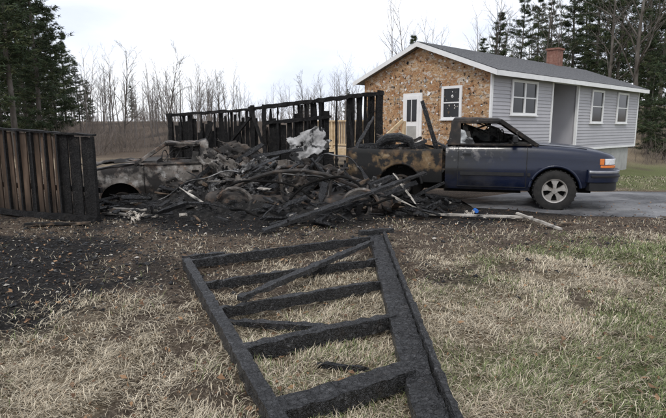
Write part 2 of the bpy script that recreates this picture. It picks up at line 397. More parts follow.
y = 2.2+8*R.rand(n)**1.1; x = (R.rand(n)*2-1)*(.72*y+.4); z = H(x, y)+.014+.02*R.rand(n)
s = .008+.026*R.rand(n)**3; a = R.rand(n)*6.28
P = np.zeros((n, 4, 3))
for k in range(4):
    t = a+k*1.571; rr = s*(1 if k % 2 == 0 else .55)
    P[:, k] = np.stack([x+np.cos(t)*rr, y+np.sin(t)*rr, z+R.randn(n)*.008], 1)
t = R.rand(n, 1); C = np.array([.09, .045, .025])*(1-t)+np.array([.32, .19, .10])*t
npmesh('fallen_leaves', P.reshape(-1, 3), np.arange(4*n).reshape(-1, 4), mLeaf, np.repeat(C, 4, 0))

# ------------------------------------------------------------------ foreground burned frame
b = MB()
def bm3(p, q, w, h, z0=.07, z1=None, **k):
    z1 = z0 if z1 is None else z1
    k.setdefault('jit', .007)
    b.beam((p[0], p[1], max(Hs(*p), 0)+z0), (q[0], q[1], max(Hs(*q), 0)+z1), w, h, step=.06, **k)
bm3((.550, 6.60), (.465, 2.05), .17, .09, .075, .095, taper=.10)
bm3((.662, 6.62), (.578, 2.05), .038, .15, .080, .095, taper=.12)
bm3((.34, 6.55), (.78, 6.72), .10, .06, .14, .14, taper=.4)
bm3((-1.58, 5.40), (-.22, 2.2), .085, .11, .06, .08, taper=.15)
bm3((-1.50, 5.28), (.46, 6.32), .05, .10, .07, .09, taper=.2)
bm3((-1.17, 4.52), (.46, 5.28), .045, .09, .07, .09, taper=.35)
bm3((-.87, 3.80), (.45, 4.50), .05, .10, .07, .09, taper=.35)
bm3((-.60, 3.08), (.44, 3.62), .08, .11, .07, .09, taper=.15)
bm3((-.30, 2.38), (.44, 2.78), .14, .11, .07, .09, taper=.12)
bm3((-.74, 3.95), (.44, 5.9), .08, .045, .145, .15, taper=.4)
bm3((-.78, 3.66), (.10, 3.54), .07, .05, .06, .04, taper=.6)
bm3((-1.63, 5.42), (-1.2, 5.6), .05, .05, .09, .09)
bm3((-.1, 3.05), (.22, 3.0), .035, .03, .02, .02, taper=.7)
bm3((-.55, 4.95), (-.2, 5.05), .03, .03, .02, .02, taper=.7)
b.obj('burned_wall_framing', mChar, bevel=.006)

# ------------------------------------------------------------------ left fence
b = MB()
A = Vector((-3.66, 8.07, 0)); D = Vector((-2.14, .86, 0)); D.normalize(); Nn = Vector((D.y, -D.x, 0))
if Nn.y > 0: Nn = -Nn
rz = math.atan2(D.y, D.x)
rot = Matrix.Rotation(rz, 3, 'Z')
s = 0; i = 0
while s < 5.2:
    w = rnd.choice([.13, .15, .17]); hgt = 1.33+.045*s+rnd.uniform(-.025, .02)
    dep = .0 if i % 2 else .022
    p0 = A+D*(s+w/2)+Nn*dep
    b.beam(p0, p0+Vector((0, 0, hgt)), .022, w-.012, roll=0, jit=.0035, seg=6, mi=1 if (s < .72 or rnd.random() < .15) else 0)
    k = len(b.v)-28; tl = rnd.gauss(0, .008)
    for q in range(28):
        v = Vector(b.v[k+q]); c = p0+Vector((0, 0, v.z))+D*(tl*v.z)
        b.v[k+q] = tuple(c+D*((1 if (q % 4) in (1, 2) else -1)*(w-.012)/2)+Nn*((1 if (q % 4) in (2, 3) else -1)*.011+rnd.uniform(-.003, .003)))
    i += 1; s += w
for s in (0.02, .76, 1.02, 1.33, 1.65, 1.95, 2.3, 2.6, 3.3, 4.1, 5.1):
    hgt = 1.34+.045*s
    b.box(A+D*s+Nn*.055+Vector((0, 0, hgt/2)), (.035, .05, hgt), rot, 1)
b.beam(A+Nn*.03+Vector((0, 0, 1.36)), A+D*5.2+Nn*.03+Vector((0, 0, 1.36+.045*5.2)), .10, .035, mi=1, jit=.008)
b.beam(A-Nn*.04+Vector((0, 0, .5)), A+D*5.2-Nn*.04+Vector((0, 0, .5)), .04, .09, mi=1)
b.beam(A+Nn*.10+Vector((0, 0, .05)), A+D*5.2+Nn*.12+Vector((0, 0, .07)), .07, .09, mi=1, jit=.012)
b.obj('scorched_board_fence', [mFence, mChar2])

# ------------------------------------------------------------------ burned back wall
b = MB()
A = Vector((-4.65, 15.0, 0)); B = Vector((1.14, 12.5, 0)); D = (B-A); LW = D.length; D.normalize(); Nn = Vector((-D.y, D.x, 0))
def topz(s):
    t = s/LW; return 1.80+(2.26-1.80)*t+.03*math.sin(t*9)
def P(s, z, off=0): return A+D*s+Nn*off+Vector((0, 0, z))
opening = (2.75, 3.05)
s = .0
while s < LW:
    b.beam(P(s, 0), P(s+rnd.uniform(-.04, .04), topz(s)-.05), .055, .09, jit=.012, taper=.5); s += rnd.uniform(.33, .45)
b.beam(P(-.1, topz(0)), P(opening[0]+.1, topz(2.7)-.04), .10, .08, jit=.018, taper=.5)
b.beam(P(opening[0], topz(2.7)-.02), P(LW+.05, topz(LW)), .10, .10, jit=.018, taper=.4)
b.beam(P(3.1, topz(3.1)-.42), P(5.0, topz(5.0)-.46), .09, .09, jit=.014, taper=.3)
for (ss_, w) in ((LW-.03, .14), (opening[0], .11), (opening[1]+.05, .10), (0, .1)):
    b.beam(P(ss_, 0), P(ss_, topz(ss_)+.06), w, .1, jit=.01)
s = 0
while s < LW:
    w = rnd.uniform(.06, .16); zt = topz(s); r = rnd.random()
    seg = float(fbm([s*1.9], [2.0], 7)[0])
    gap = .03 if r < .35 else rnd.uniform(.08, .40)
    if 3.15 < s < 4.9: gap = rnd.uniform(.25, .55) if r > .2 else .05
    if .5 < s < 2.4 and seg > .5: gap += rnd.uniform(.05, .3)
    top = zt-gap
    if opening[0] < s < opening[1]: top = rnd.uniform(.5, 1.0)
    if 4.92 < s < 5.32: top = rnd.uniform(.5, .95)
    if s > 5.35: top = zt+rnd.uniform(-.12, .05)
    b.beam(P(s+w/2, -.05, .06), P(s+w/2+rnd.uniform(-.03, .03), top, .06+rnd.uniform(-.01, .02)), w-.002, .025, jit=.009, seg=6, taper=.12 if rnd.random() < .5 else .6)
    s += w
b.beam(P(3.4, .6, -.3), P(2.7, 2.0, -.05), .08, .05, jit=.008)
b.beam(P(1.0, .3, -.3), P(1.5, 1.6, -.06), .08, .05, jit=.008)
b.beam(P(2.0, 1.0, -.06), P(2.75, 1.75, -.06), .07, .05, jit=.008)
b.beam(P(5.9, .0, -.35), P(5.5, 1.9, -.06), .07, .05, jit=.008)
b.obj('burned_garage_wall', mChar2)

# ------------------------------------------------------------------ pickup builder
def boolean_cut(o, cutters):
    for c in cutters:
        md = o.modifiers.new('cut', 'BOOLEAN'); md.object = c; md.operation = 'DIFFERENCE'; md.solver = 'EXACT'
    bpy.context.view_layer.update()
    dg = bpy.context.evaluated_depsgraph_get()
    me = bpy.data.meshes.new_from_object(o.evaluated_get(dg))
    o.modifiers.clear(); o.data = me
    for c in cutters: bpy.data.objects.remove(c)
KP = [(-.13, 0), (-.07, .015), (-.035, .08), (-.012, .22), (0, .38), (.004, .52), (-.006, .58), (-.008, .72), (-.016, .84), (-.034, .92), (-.062, .97), (-.11, 1.0)]
def section(x, w, zb, zt, crown=.0):
    h = [(w+dy, zb+(zt-zb)*k) for dy, k in KP]+[(w*.78, zt+crown*.55), (w*.55, zt+crown*.85), (w*.25, zt+crown*1.)]
    return [(x, -y, z) for y, z in h]+[(x, y, z) for y, z in reversed(h)]
BZ = 1.165
def pickup(name, burned, loc, rz, sc=1.):
    E = empty(name, loc, rz, sc)
    body = mBurnMetal if burned else mPaint
    bedm = mBurnMetal if burned else mBurnBed
    wheelx = (1.08, 3.85)
    b = MB()
    st = [(1.93, .835, .33, BZ-.01, .0), (2.2, .845, .33, BZ, 0), (2.6, .848, .33, BZ, 0), (3.0, .848, .33, BZ, 0), (3.33, .846, .33, BZ, .015), (3.5, .845, .34, BZ-.005, .03), (3.8, .848, .36, BZ-.025, .045), (4.1, .848, .38, 1.115, .05),
          (4.35, .842, .41, 1.085, .045), (4.53, .825, .43, 1.06, .035), (4.66, .79, .45, 1.03, .025), (4.75, .74, .46, 1.005, .02), (4.81, .67, .47, .98, .015), (4.845, .58, .48, .96, .01), (4.86, .45, .48, .945, .01)]
    if burned:
        st2 = []
        for a_, c_ in zip(st[:-1], st[1:]):
            nn_ = max(1, int((c_[0]-a_[0])/.12))
            for q in range(nn_):
                t = q/nn_; st2.append(tuple(a_[j]+(c_[j]-a_[j])*t for j in range(5)))
        st = [(x, w+.035*(float(fbm([x*3.1], [1.], 5)[0])-.5), zb, zt-.10*float(fbm([x*2.2], [7.], 6)[0])*(1 if x > 3.5 else .35), cr_-.05) for x, w, zb, zt, cr_ in st2+[st[-1]]]
    b.loft([section(*s_) for s_ in st])
    o = b.obj('cab_and_front_body', [body, mUnder], E, smooth=34)
    def cutter(x):
        c = MB(); n = 40; r = .415
        c.loft([[(x+r*math.cos(2*math.pi*i/n), yy, .37+r*math.sin(2*math.pi*i/n)) for i in range(n)] for yy in (-1.2, 1.2)])
        return c.obj('cutter', mUnder, E)
    bpy.context.view_layer.update()
    def darken(o, wx):
        for p in o.data.polygons:
            c = p.center; d = math.hypot(c.x-wx, c.z-.37)
            if abs(d-.415) < .012 and abs(p.normal.y) < .3: p.material_index = 1
        o.data.set_sharp_from_angle(angle=math.radians(34))
    boolean_cut(o, [cutter(wheelx[1])]); darken(o, wheelx[1])
    b = MB()
    def bsec(x, w, zb, zt):
        ti = .07; zf = .62
        L_ = [(w-.08, zb), (w-.03, zb+.03), (w-.008, zb+.14), (w, zb+.26), (w+.002, zb+.36), (w-.012, zb+.42), (w-.015, zt-.10), (w-.025, zt-.03), (w-.05, zt), (w-ti-.02, zt), (w-ti-.03, zt-.02), (w-ti-.03, zf+.02), (w-ti-.1, zf)]
        return [(x, -y, z) for y, z in L_]+[(x, y, z) for y, z in reversed(L_)]
    dz = (lambda x: -.05*math.sin(x*2.2)) if burned else (lambda x: -.025*math.sin(x*1.7))
    b.loft([bsec(x, .84+(.012*math.sin(x*9) if x > .1 and x < 1.8 else 0), .42, 1.08+dz(x)) for x in (.06, .3, .5, .75, 1., 1.2, 1.4, 1.65, 1.87)])
    o = b.obj('cargo_bed', [bedm, mUnder], E, smooth=28)
    boolean_cut(o, [cutter(wheelx[0])]); darken(o, wheelx[0])
    b = MB(); b.b2((0, -.76, .55), (.055, .76, 1.06)); b.b2((-.012, -.6, .7), (0, .6, .95)); b.obj('tailgate', bedm, E, bevel=.01)
    b = MB(); b.b2((-.14, -.82, .45), (-.015, .82, .58)); b.obj('rear_bumper', mHulk, E, bevel=.02)
    for wx, nm in zip(wheelx, ('rear', 'front')):
        if burned and nm == 'front': continue
        b = MB()
        for sgn in (-1, 1):
            b.tube([(wx+.428*math.cos(t), sgn*(.838), .37+.428*math.sin(t)) for t in np.linspace(.12, math.pi-.12, 26)], .026, 8)
        b.obj(nm+'_arch_lips', body if (not burned and nm == 'front') else bedm, E, smooth=60)
    b = MB()
    for wx in wheelx:
        n = 24
        b.loft([[(wx+.41*math.cos(2*math.pi*i/n), yy, .40+.40*math.sin(2*math.pi*i/n)*.98) for i in range(n)] for yy in (-.56, .56)])
    b.b2((.1, -.5, .3), (4.5, -.38, .42)); b.b2((.1, .38, .3), (4.5, .5, .42)); b.b2((1.9, -.6, .27), (3.3, .6, .33))
    for wx in wheelx: b.tube([(wx, -.7, .33), (wx, .7, .33)], .05, 8)
    b.obj('chassis', mUnder, E)
    b = MB()
    def rsec(x, w, z, drop):
        ps = [(-w, z-.07), (-w-.012, z-.03), (-w+.02, z+.008), (-w*.6, z+.035-drop*.5), (0, z+.045-drop*.8), (w*.6, z+.035-drop*.3), (w-.02, z+.008), (w+.012, z-.03), (w, z-.07)]
        return [(x, p, q-drop) for p, q in ps]+[(x, 0, z-.05-drop*1.8)]
    dent = .085 if burned else .012
    b.loft([rsec(2.00, .61, 1.60, .03), rsec(2.05, .645, 1.63, 0), rsec(2.3, .66, 1.64, dent*.7), rsec(2.45, .66, 1.64, dent*.5), rsec(2.6, .66, 1.64, dent), rsec(2.84, .645, 1.625, dent*.3), rsec(2.94, .62, 1.595, .01)])
    b.obj('roof', mRoofB if not burned else body, E, smooth=40)
    b = MB()
    for sg in (-1, 1):
        b.beam((3.54, sg*.765, BZ-.02), (2.88, sg*.645, 1.60), .06, .07)
        b.loft([[(1.96, sg*.81, BZ-.01), (2.19, sg*.81, BZ-.01), (2.19, sg*.74, BZ-.01), (1.96, sg*.74, BZ-.01)],
                [(2.02, sg*.675, 1.60), (2.18, sg*.675, 1.60), (2.18, sg*.60, 1.60), (2.02, sg*.60, 1.60)]])
        b.beam((2.19, sg*.80, BZ), (3.44, sg*.795, BZ), .05, .04)
        b.beam((2.16, sg*.67, 1.575), (2.86, sg*.665, 1.575), .04, .05)
    b.b2((1.95, -.76, BZ-.02), (1.99, .76, BZ+.08)); b.beam((2.04, -.6, 1.57), (2.04, .6, 1.57), .03, .08)
    b.beam((3.51, -.76, BZ+.01), (3.51, .76, BZ+.01), .05, .05); b.beam((2.89, -.62, 1.585), (2.89, .62, 1.585), .06, .04)
    b.obj('cab_pillars', [mRoofB if not burned else body], E, bevel=.008)
    if not burned:
        b = MB(); n = 8; vs = []
        for i in range(n+1):
            y = -1+2*i/n
            vs += [(3.51+.03*(1-y*y), y*.74, BZ+.01), (2.90+.02*(1-y*y), y*.62, 1.59)]
        b.add(vs, [(2*i, 2*i+2, 2*i+3, 2*i+1) for i in range(n)]); b.obj('windshield', mGlassC, E, smooth=60)
        b = MB()
        b.add([(2.19, -.785, BZ+.01), (2.45, -.78, BZ+.01), (2.40, -.745, 1.28), (2.30, -.735, 1.32), (2.26, -.705, 1.42), (2.185, -.70, 1.44)], [(0, 1, 2, 3, 4, 5)])
        b.add([(2.19, .785, BZ), (3.40, .785, BZ), (3.2, .74, 1.33), (3.0, .70, 1.36), (2.8, .67, 1.5), (2.6, .67, 1.42), (2.19, .66, 1.56)], [(0, 1, 2, 3, 4, 5, 6)])
        b.obj('side_window_shards', mGlassC, E)
        b = MB(); b.add([(1.985, -.74, BZ+.05), (1.985, .74, BZ+.05), (2.04, .6, 1.58), (2.04, -.6, 1.58)], [(0, 1, 2, 3)]); b.obj('rear_window', mUnder, E)
    b = MB()
    for sy in (-.38, .38):
        q = Matrix.Rotation(-.2, 3, 'Y')
        b.box((2.32, sy, 1.2), (.13, .46, .40), q); b.box((2.26, sy, 1.46), (.09, .24, .13), q)
    b.b2((3.1, -.72, 1.1), (3.44, .72, 1.22))
    b.tube([(2.95+.05*math.cos(t), .38+.18*math.cos(t), 1.26+.17*math.sin(t)) for t in np.linspace(0, 6.283, 17)], .013, 6)
    for i in range(7):
        yy = rnd.uniform(-.5, .5); b.tube([(2.3+rnd.random()*.5, yy, 1.58), (2.4+rnd.random()*.5, yy+.05, 1.45), (2.5+rnd.random()*.5, yy+.1, rnd.uniform(1.2, 1.4))], .012, 4)
    b.obj('seats_and_dash', mSeat, E, bevel=.012)
    b = MB()
    for sg in (-1, 1):
        for x0 in (2.16, 3.36):
            zs = [(KP[k][0], .33+(BZ-.33)*KP[k][1]) for k in range(2, len(KP)-1)]
            for (a0, z0), (a1, z1) in zip(zs[:-1], zs[1:]):
                b.beam((x0, sg*(.848+a0), z0), (x0, sg*(.848+a1), z1), .012, .008)
        b.beam((2.16, sg*.822, .40), (3.36, sg*.822, .40), .014, .008)
        if not burned:
            b.beam((2.20, sg*.852, .64), (3.32, sg*.852, .64), .016, .06)
            b.beam((3.38, sg*.854, .64), (3.43, sg*.854, .64), .014, .06)
        b.b2((2.24, sg*.832, .97), (2.38, sg*.866, 1.005))
    b.beam((3.56, -.73, BZ+.0), (4.35, -.70, 1.10), .01, .014)
    b.obj('panel_gaps_and_mouldings', mBlackPl if not burned else mUnder, E)
    if not burned:
        b = MB(); b.box((3.14, -.93, 1.27), (.09, .17, .13)); b.box((3.14, -.84, 1.21), (.05, .08, .04)); b.box((3.14, .93, 1.27), (.09, .17, .13)); b.box((3.14, .84, 1.21), (.05, .08, .04))
        b.obj('door_mirrors', mBlackPl, E, bevel=.02)
        plan = [(4.10, .848), (4.35, .842), (4.53, .825), (4.66, .79), (4.75, .74), (4.81, .67), (4.845, .58), (4.86, .45), (4.868, .25), (4.87, 0)]
        full = [(x, -y) for x, y in plan]+[(x, y) for x, y in reversed(plan[:-1])]
        def curve(off):
            out = []
            for i, p in enumerate(full):
                a = Vector(full[max(i-1, 0)]); c = Vector(full[min(i+1, len(full)-1)]); d = (c-a).normalized(); nn = Vector((d.y, -d.x))
                out.append(Vector(p)+nn*off)
            return out
        def resamp(cv, t0, t1, n=14):
            ds = [0]
            for i in range(1, len(cv)): ds.append(ds[-1]+(cv[i]-cv[i-1]).length)
            T = ds[-1]; o_ = []
            for k in range(n+1):
                s_ = (t0+(t1-t0)*k/n)*T
                for i in range(1, len(cv)):
                    if ds[i] >= s_-1e-9: f_ = (s_-ds[i-1])/(ds[i]-ds[i-1]); o_.append(cv[i-1].lerp(cv[i], f_)); break
            return o_
        def wrap(nm, t0, t1, z0, z1, off, mat, th=.03, n=14, bulge=0):
            A_ = resamp(curve(off), t0, t1, n); B_ = resamp(curve(off-th), t0, t1, n)
            w_ = MB(); zm = (z0+z1)/2
            w_.loft([[(p.x, p.y, z0), (p.x+bulge*.6, p.y*(1+bulge*.2), zm), (p.x, p.y, z1), (q.x, q.y, z1), (q.x, q.y, z0)] for p, q in zip(A_, B_)])
            return w_.obj(nm, mat, E, smooth=50, bevel=.006)
        for a0, a1, sd in ((.19, .37, 'right'), (.63, .81, 'left')):
            wrap('headlamp_'+sd, a0, a1, .832, .935, .006, mLens, .06)
        for a0, a1, sd in ((.165, .37, 'right'), (.63, .835, 'left')):
            wrap('turn_lamp_'+sd, a0, a1, .778, .822, .005, mAmber, .06)
        for a0, a1, sd in ((.160, .184, 'right'), (.816, .840, 'left')):
            wrap('corner_lamp_'+sd, a0, a1, .832, .935, .004, mAmber, .05)
        wrap('grille', .385, .615, .79, .925, -.003, mBlackPl, .05, 20)
        wrap('grille_bar', .385, .615, .85, .88, .008, mChrome, .05, 20)
        wrap('front_bumper', .085, .915, .53, .755, .065, mPaint, .14, 30, .03)
        wrap('bumper_strip', .10, .90, .62, .655, .092, mBlackPl, .05, 30)
        wrap('bumper_chrome', .09, .91, .690, .735, .078, mChrome, .04, 30)
        wrap('bumper_lower', .10, .90, .38, .525, .045, mBlackPl, .12, 30)
    for wx in wheelx:
        for sg, nm in ((-1, 'right'), (1, 'left')):
            yc = sg*.745; hasT = (not burned) and (wx > 2)
            b = MB()
            if hasT:
                prof = [(.205, -.105), (.25, -.120), (.31, -.119), (.35, -.10), (.363, -.06), (.365, 0), (.363, .06), (.35, .10), (.31, .119), (.25, .120), (.205, .105)]
                b.lathe(prof, wx, .36, 56, 0, yc)
                for i in range(56):
                    t = 2*math.pi*i/56
                    b.box((wx+.364*math.cos(t), yc+(.05 if i % 2 else -.05), .36+.364*math.sin(t)), (.022, .10, .018), Matrix.Rotation(-t+math.pi/2, 3, 'Y'), 0)
            zc = .36
            b.lathe([(.195, -.105), (.215, -.11), (.215, .11), (.195, .105), (.18, .05), (.18, -.05)], wx, zc, 40, 1, yc)
            b.lathe([(.001, -.03), (.18, -.03), (.18, .03), (.001, .03)], wx, zc, 30, 2, yc)
            oy = yc+sg*.075
            b.lathe([(.001, -.02), (.05, -.02), (.055, .0), (.05, .02), (.001, .02)], wx, zc, 20, 1, oy+sg*.012)
            for i in range(5):
                t = math.pi/2+2*math.pi*i/5
                d = Vector((math.cos(t), 0, math.sin(t))); q = Vector((-math.sin(t), 0, math.cos(t)))
                c0 = Vector((wx, oy, zc)); pts = []
                for (r_, w_, yy) in ((.03, .03, .010), (.11, .040, .004), (.165, .066, .002), (.196, .095, .0)):
                    c_ = c0+d*r_+Vector((0, sg*yy, 0))
                    pts.append([c_-q*w_-Vector((0, sg*.02, 0)), c_-q*(w_-.008)+Vector((0, sg*.012, 0)), c_+q*(w_-.008)+Vector((0, sg*.012, 0)), c_+q*w_-Vector((0, sg*.02, 0))])
                b.loft(pts, 1)
            rm = mAlloy if not burned and wx > 2 else mHulk
            b.obj(('front' if wx > 2 else 'rear')+'_wheel_'+nm, [mRubber, rm, mUnder], E, smooth=35)
    return E
truck = pickup('blue_pickup_truck', False, (.47, 11.02, 0.0), math.radians(-15.9))
btr = pickup('burned_pickup_truck', True, (-.83, 11.3, -.22), math.atan2(-.24, -.97), .9)
btr.rotation_euler[1] = math.radians(.8)

def crumple(name, c, w, h, rot, seed, amp=.12, mat=mBurnMetal, parent=None, n=22, hole=.36, corr=0):
    u, v = np.meshgrid(np.arange(n+1)/n-.5, np.arange(n+1)/n-.5)
    z = (fbm(u*3.5+seed, v*3.5, seed, 3)-.5)*amp*2+np.abs(((u+v*.4)*3) % 1-.5)*amp*.6+np.abs(((v-u*.7)*4+seed*.3) % 1-.5)*amp*.45
    if corr: z = z+corr*np.sin(u*w*2*np.pi/.075)
    eu = 1+(fbm(v*4, v*0+seed, seed+3)-.5)*.5; ev = 1+(fbm(u*4, u*0+seed, seed+5)-.5)*.5
    vs = np.stack([(u*w*eu).ravel(), (v*h*ev).ravel(), z.ravel()], 1).tolist()
    hl = fbm(u*7+3, v*7, seed+9, 3)-.22*ss(.36, .5, np.maximum(abs(u), abs(v)))
    fs = []
    for j in range(n):
        for i in range(n):
            if hl[j, i] > hole: a = j*(n+1)+i; fs.append((a, a+1, a+n+2, a+n+1))
    b = MB(); b.add(vs, fs); o = b.obj(name, mat, parent, smooth=25)
    o.location = c; o.rotation_euler = rot
    md = o.modifiers.new('th', 'SOLIDIFY'); md.thickness = .010
    return o
crumple('buckled_hood', (4.05, .1, 1.16), 1.15, 1.35, (.05, .05, .1), 51, .09, mBurnMetal, btr, 30, .30)

b = MB()
for i in range(60):
    p = Vector((rnd.uniform(.2, 1.8), rnd.uniform(-.65, .6), rnd.uniform(.7, 1.14)))
    a = rnd.uniform(0, 3.14); d = Vector((math.cos(a), math.sin(a), rnd.uniform(-.25, .35)))*rnd.uniform(.10, .38)
    b.beam(p-d, p+d, rnd.uniform(.03, .10), rnd.uniform(.02, .06), roll=rnd.uniform(0, 3), jit=.012, taper=.5)
b.beam((1.78, -.50, .95), (1.42, -.42, 1.98), .085, .05, jit=.008, taper=.3)
b.tube([(.58, -.5, 1.0), (.62, -.55, 1.16), (.78, -.58, 1.27), (1.02, -.58, 1.29), (1.22, -.55, 1.22), (1.3, -.5, 1.05)], [.05, .08, .09, .085, .08, .05], 9)
b.obj('charred_load', mChar, truck)
crumple('charred_cover', (.95, -.38, 1.12), .9, .42, (1.0, .1, .1), 4, .12, mHulk, truck, 24, .40)

# ------------------------------------------------------------------ burned car hulk (middle)
E = empty('burned_car', (-.52, 9.35, 0), math.radians(-5))
prof = [(-1.35, .22), (-1.2, .42), (-.85, .60), (-.45, .72), (.05, .75), (.45, .68), (.85, .52), (1.15, .42), (1.28, .2)]
b = MB()
for y in (-.5, .55):
    b.tube([(x, y, z) for x, z in prof], .034, 7)
    b.tube([(-.35, y, .70), (-.3, y*1.1, .35), (-.3, y*1.15, .1)], .03, 6)
    b.tube([(.55, y, .64), (.5, y*1.1, .3), (.5, y*1.15, .1)], .03, 6)
for x, z in ((-1.2, .42), (-.45, .72), (.05, .75), (.45, .68), (1.15, .42)): b.tube([(x, -.5, z), (x, 0, z+.04), (x, .55, z)], .025, 6)
b.obj('roof_frame', mHulk, E, smooth=50)
b = MB()
b.loft([section(x, w, .03, zt, .02) for x, w, zt in ((-1.75, .4, .22), (-1.65, .62, .32), (-1.3, .68, .38), (-.6, .7, .30), (.3, .7, .28), (1.0, .69, .36), (1.4, .66, .34), (1.6, .5, .22))])
b.obj('lower_body', mHulk, E, smooth=35)
for x in (-1.1, 1.05):
    b = MB()
    b.tube([(x+.32*math.cos(t), -.72, .14+.32*math.sin(t)) for t in np.linspace(0, math.pi, 14)], .035, 6)
    b.lathe([(.12, -.08), (.19, -.09), (.19, .09), (.12, .08)], x, .14, 24, 0, -.68)
    b.obj('wheel_rim', mBurnMetal, E, smooth=40)
crumple('hood', (-1.15, 0, .46), .7, 1.0, (.05, .12, 0), 8, .08, mHulk, E, 22, .42)
crumple('burned_hood_panel', (-.50, 10.75, 1.12), .90, .60, (1.15, -.35, .3), 12, .06, mHood, None, 34, .30)
for (c_, w_, h_, r_, sd, am, mt, co_) in [((-1.95, 9.5, .45), .8, .5, (1.0, .35, -.5), 21, .10, mBurnMetal, 0), ((-2.4, 9.3, .33), .8, .4, (.8, -.3, .2), 22, .12, mAshMetal, .012),
        ((-1.85, 10.3, .95), 1.0, .5, (.6, .35, .2), 25, .16, mHulk, 0), ((-1.45, 9.8, .68), .9, .40, (.7, -.4, .7), 27, .12, mAshMetal, .014), ((-.2, 9.7, .66), .9, .4, (.8, .2, -.2), 29, .14, mHulk, 0),
        ((.55, 9.3, .36), .7, .4, (.7, -.3, .3), 33, .12, mAshMetal, .012), ((-1.25, 9.0, .32), .7, .35, (.9, .5, .1), 35, .10, mAshMetal, .012), ((-2.2, 10.0, .80), .8, .42, (.9, .5, -.3), 37, .14, mBurnMetal, 0),
        ((.0, 8.75, .25), .8, .32, (.9, .1, -.1), 39, .10, mHulk, 0), ((-2.9, 9.6, .35), .6, .4, (.9, .3, .4), 41, .12, mHulk, 0), ((1.05, 9.1, .30), .6, .35, (1.0, -.2, .2), 43, .10, mBurnMetal, 0), ((-.75, 9.1, .5), .6, .4, (1.0, -.5, .2), 45, .12, mHulk, 0)]:
    crumple('crushed_sheet_metal', c_, w_, h_, r_, sd, am, mt, None, 44 if co_ else 30, .40, co_)
b = MB()
def bent(p, q, sag, r, mi=0, n=14, side=0):
    p = Vector(p); q = Vector(q); pts = []
    for i in range(n+1):
        t = i/n; c = p.lerp(q, t); c.z += sag*math.sin(math.pi*t)+.03*math.sin(t*13+p.x); c.y += side*math.sin(math.pi*t*1.5); pts.append(c)
    b.tube(pts, r, 7, mi)
bent((-2.3, 8.9, .15), (-.2, 8.7, .2), .42, .018, 1); bent((-.9, 8.6, .1), (.9, 8.7, .12), .55, .022, 1, side=.15)
bent((-1.7, 9.2, .5), (.4, 9.0, .35), .25, .014, 0); bent((-3.1, 9.1, .2), (-1.7, 9.3, .7), .12, .012, 0); bent((.1, 8.5, .05), (1.7, 8.8, .08), .22, .02, 1, side=-.15)
bent((-.3, 9.9, .9), (.7, 9.4, .5), .25, .014, 0); bent((-2.6, 8.7, .05), (-1.2, 8.4, .05), .10, .02, 1, side=.12)
b.obj('bent_pipes_and_hose', [mAshMetal, mUnder], smooth=60)

# ------------------------------------------------------------------ ash mound + debris
nx_, ny_ = 220, 120
ii, jj = np.meshgrid(np.arange(nx_+1), np.arange(ny_+1))
x = -5.2+8.2*ii/nx_; y = 8.1+5.2*jj/ny_
d = np.sqrt(((x+.9)/3.7)**2+((y-10.4)/2.3)**2); k = np.clip(1-d, 0, 1)
h = k**.7*.52*(.2+1.5*fbm(x*2.2, y*2.2, 101))+np.minimum(k*4, 1)*.22*(fbm(x*11, y*11, 102)-.3)
zz = H(x, y)-.03+h*np.where(x > .3, .5, 1)
vs = np.stack([x.ravel(), y.ravel(), zz.ravel()], 1)
I = np.arange((nx_+1)*(ny_+1)).reshape(ny_+1, nx_+1)
F = np.stack([I[:-1, :-1].ravel(), I[:-1, 1:].ravel(), I[1:, 1:].ravel(), I[1:, :-1].ravel()], 1)
npmesh('ash_pile', vs, F, mAsh)

b = MB()
for i in range(500):
    a = rnd.uniform(0, 6.283); r = rnd.random()**.55
    x = -1.0+3.4*r*math.cos(a); y = 9.6+1.9*r*math.sin(a)
    if x > .2 and y > 9.7: y = 9.7-rnd.uniform(0, .9)
    zz = Hs(x, y)+.04+max(0, .72*(1-r))*rnd.random()+.05*rnd.random()
    ln = rnd.choice([rnd.uniform(.06, .25), rnd.uniform(.15, .65)]); a2 = rnd.gauss(0, 1.1); el = rnd.gauss(0, .24)
    d = Vector((math.cos(a2), math.sin(a2), el))*ln/2
    p = Vector((x, y, zz+abs(d.z)))
    b.beam(p-d, p+d, rnd.choice([.025, .05, .11]), rnd.choice([.015, .03, .045]), roll=rnd.uniform(-.6, .6), jit=.010, taper=.55, mi=rnd.choices([0, 1, 2], [9, 1.0, .4])[0])
for (p, q, w, h, mi) in [((-2.4, 9.3, .1), (-1.3, 9.6, .75), .09, .05, 0), ((-1.7, 8.9, .1), (-.6, 9.4, .85), .05, .04, 0), ((-1.1, 9.0, .1), (-.2, 9.9, .95), .06, .05, 0),
        ((.3, 9.2, .1), (-.4, 9.7, .9), .07, .04, 0), ((.9, 8.6, .05), (.5, 9.5, .75), .06, .05, 0), ((-2.9, 9.6, .2), (-2.0, 10.4, 1.1), .08, .04, 0),
        ((.0, 8.6, .08), (1.5, 9.2, .5), .08, .05, 0), ((-.1, 8.3, .07), (1.25, 9.0, .38), .05, .09, 0), ((1.5, 8.5, .05), (1.1, 9.4, .65), .035, .03, 2), ((-.6, 8.6, .1), (-.95, 9.3, .55), .035, .03, 2),
        ((.0, 10.2, .3), (.9, 11.6, 1.7), .07, .05, 0), ((-.9, 10.6, .3), (-.2, 11.2, 1.45), .08, .05, 0), ((-2.0, 9.0, .1), (-.9, 9.3, .5), .1, .04, 0), ((-2.3, 9.9, .5), (-1.4, 10.4, 1.15), .09, .05, 0),
        ((.7, 9.1, .1), (.2, 9.6, .7), .08, .03, 0), ((1.1, 8.5, .05), (.1, 9.1, .5), .05, .05, 0), ((-1.6, 10.2, .9), (-.6, 10.3, 1.05), .08, .04, 0)]:
    b.beam(p, q, w, h, roll=rnd.uniform(0, 1), jit=.011, taper=.35, mi=mi)
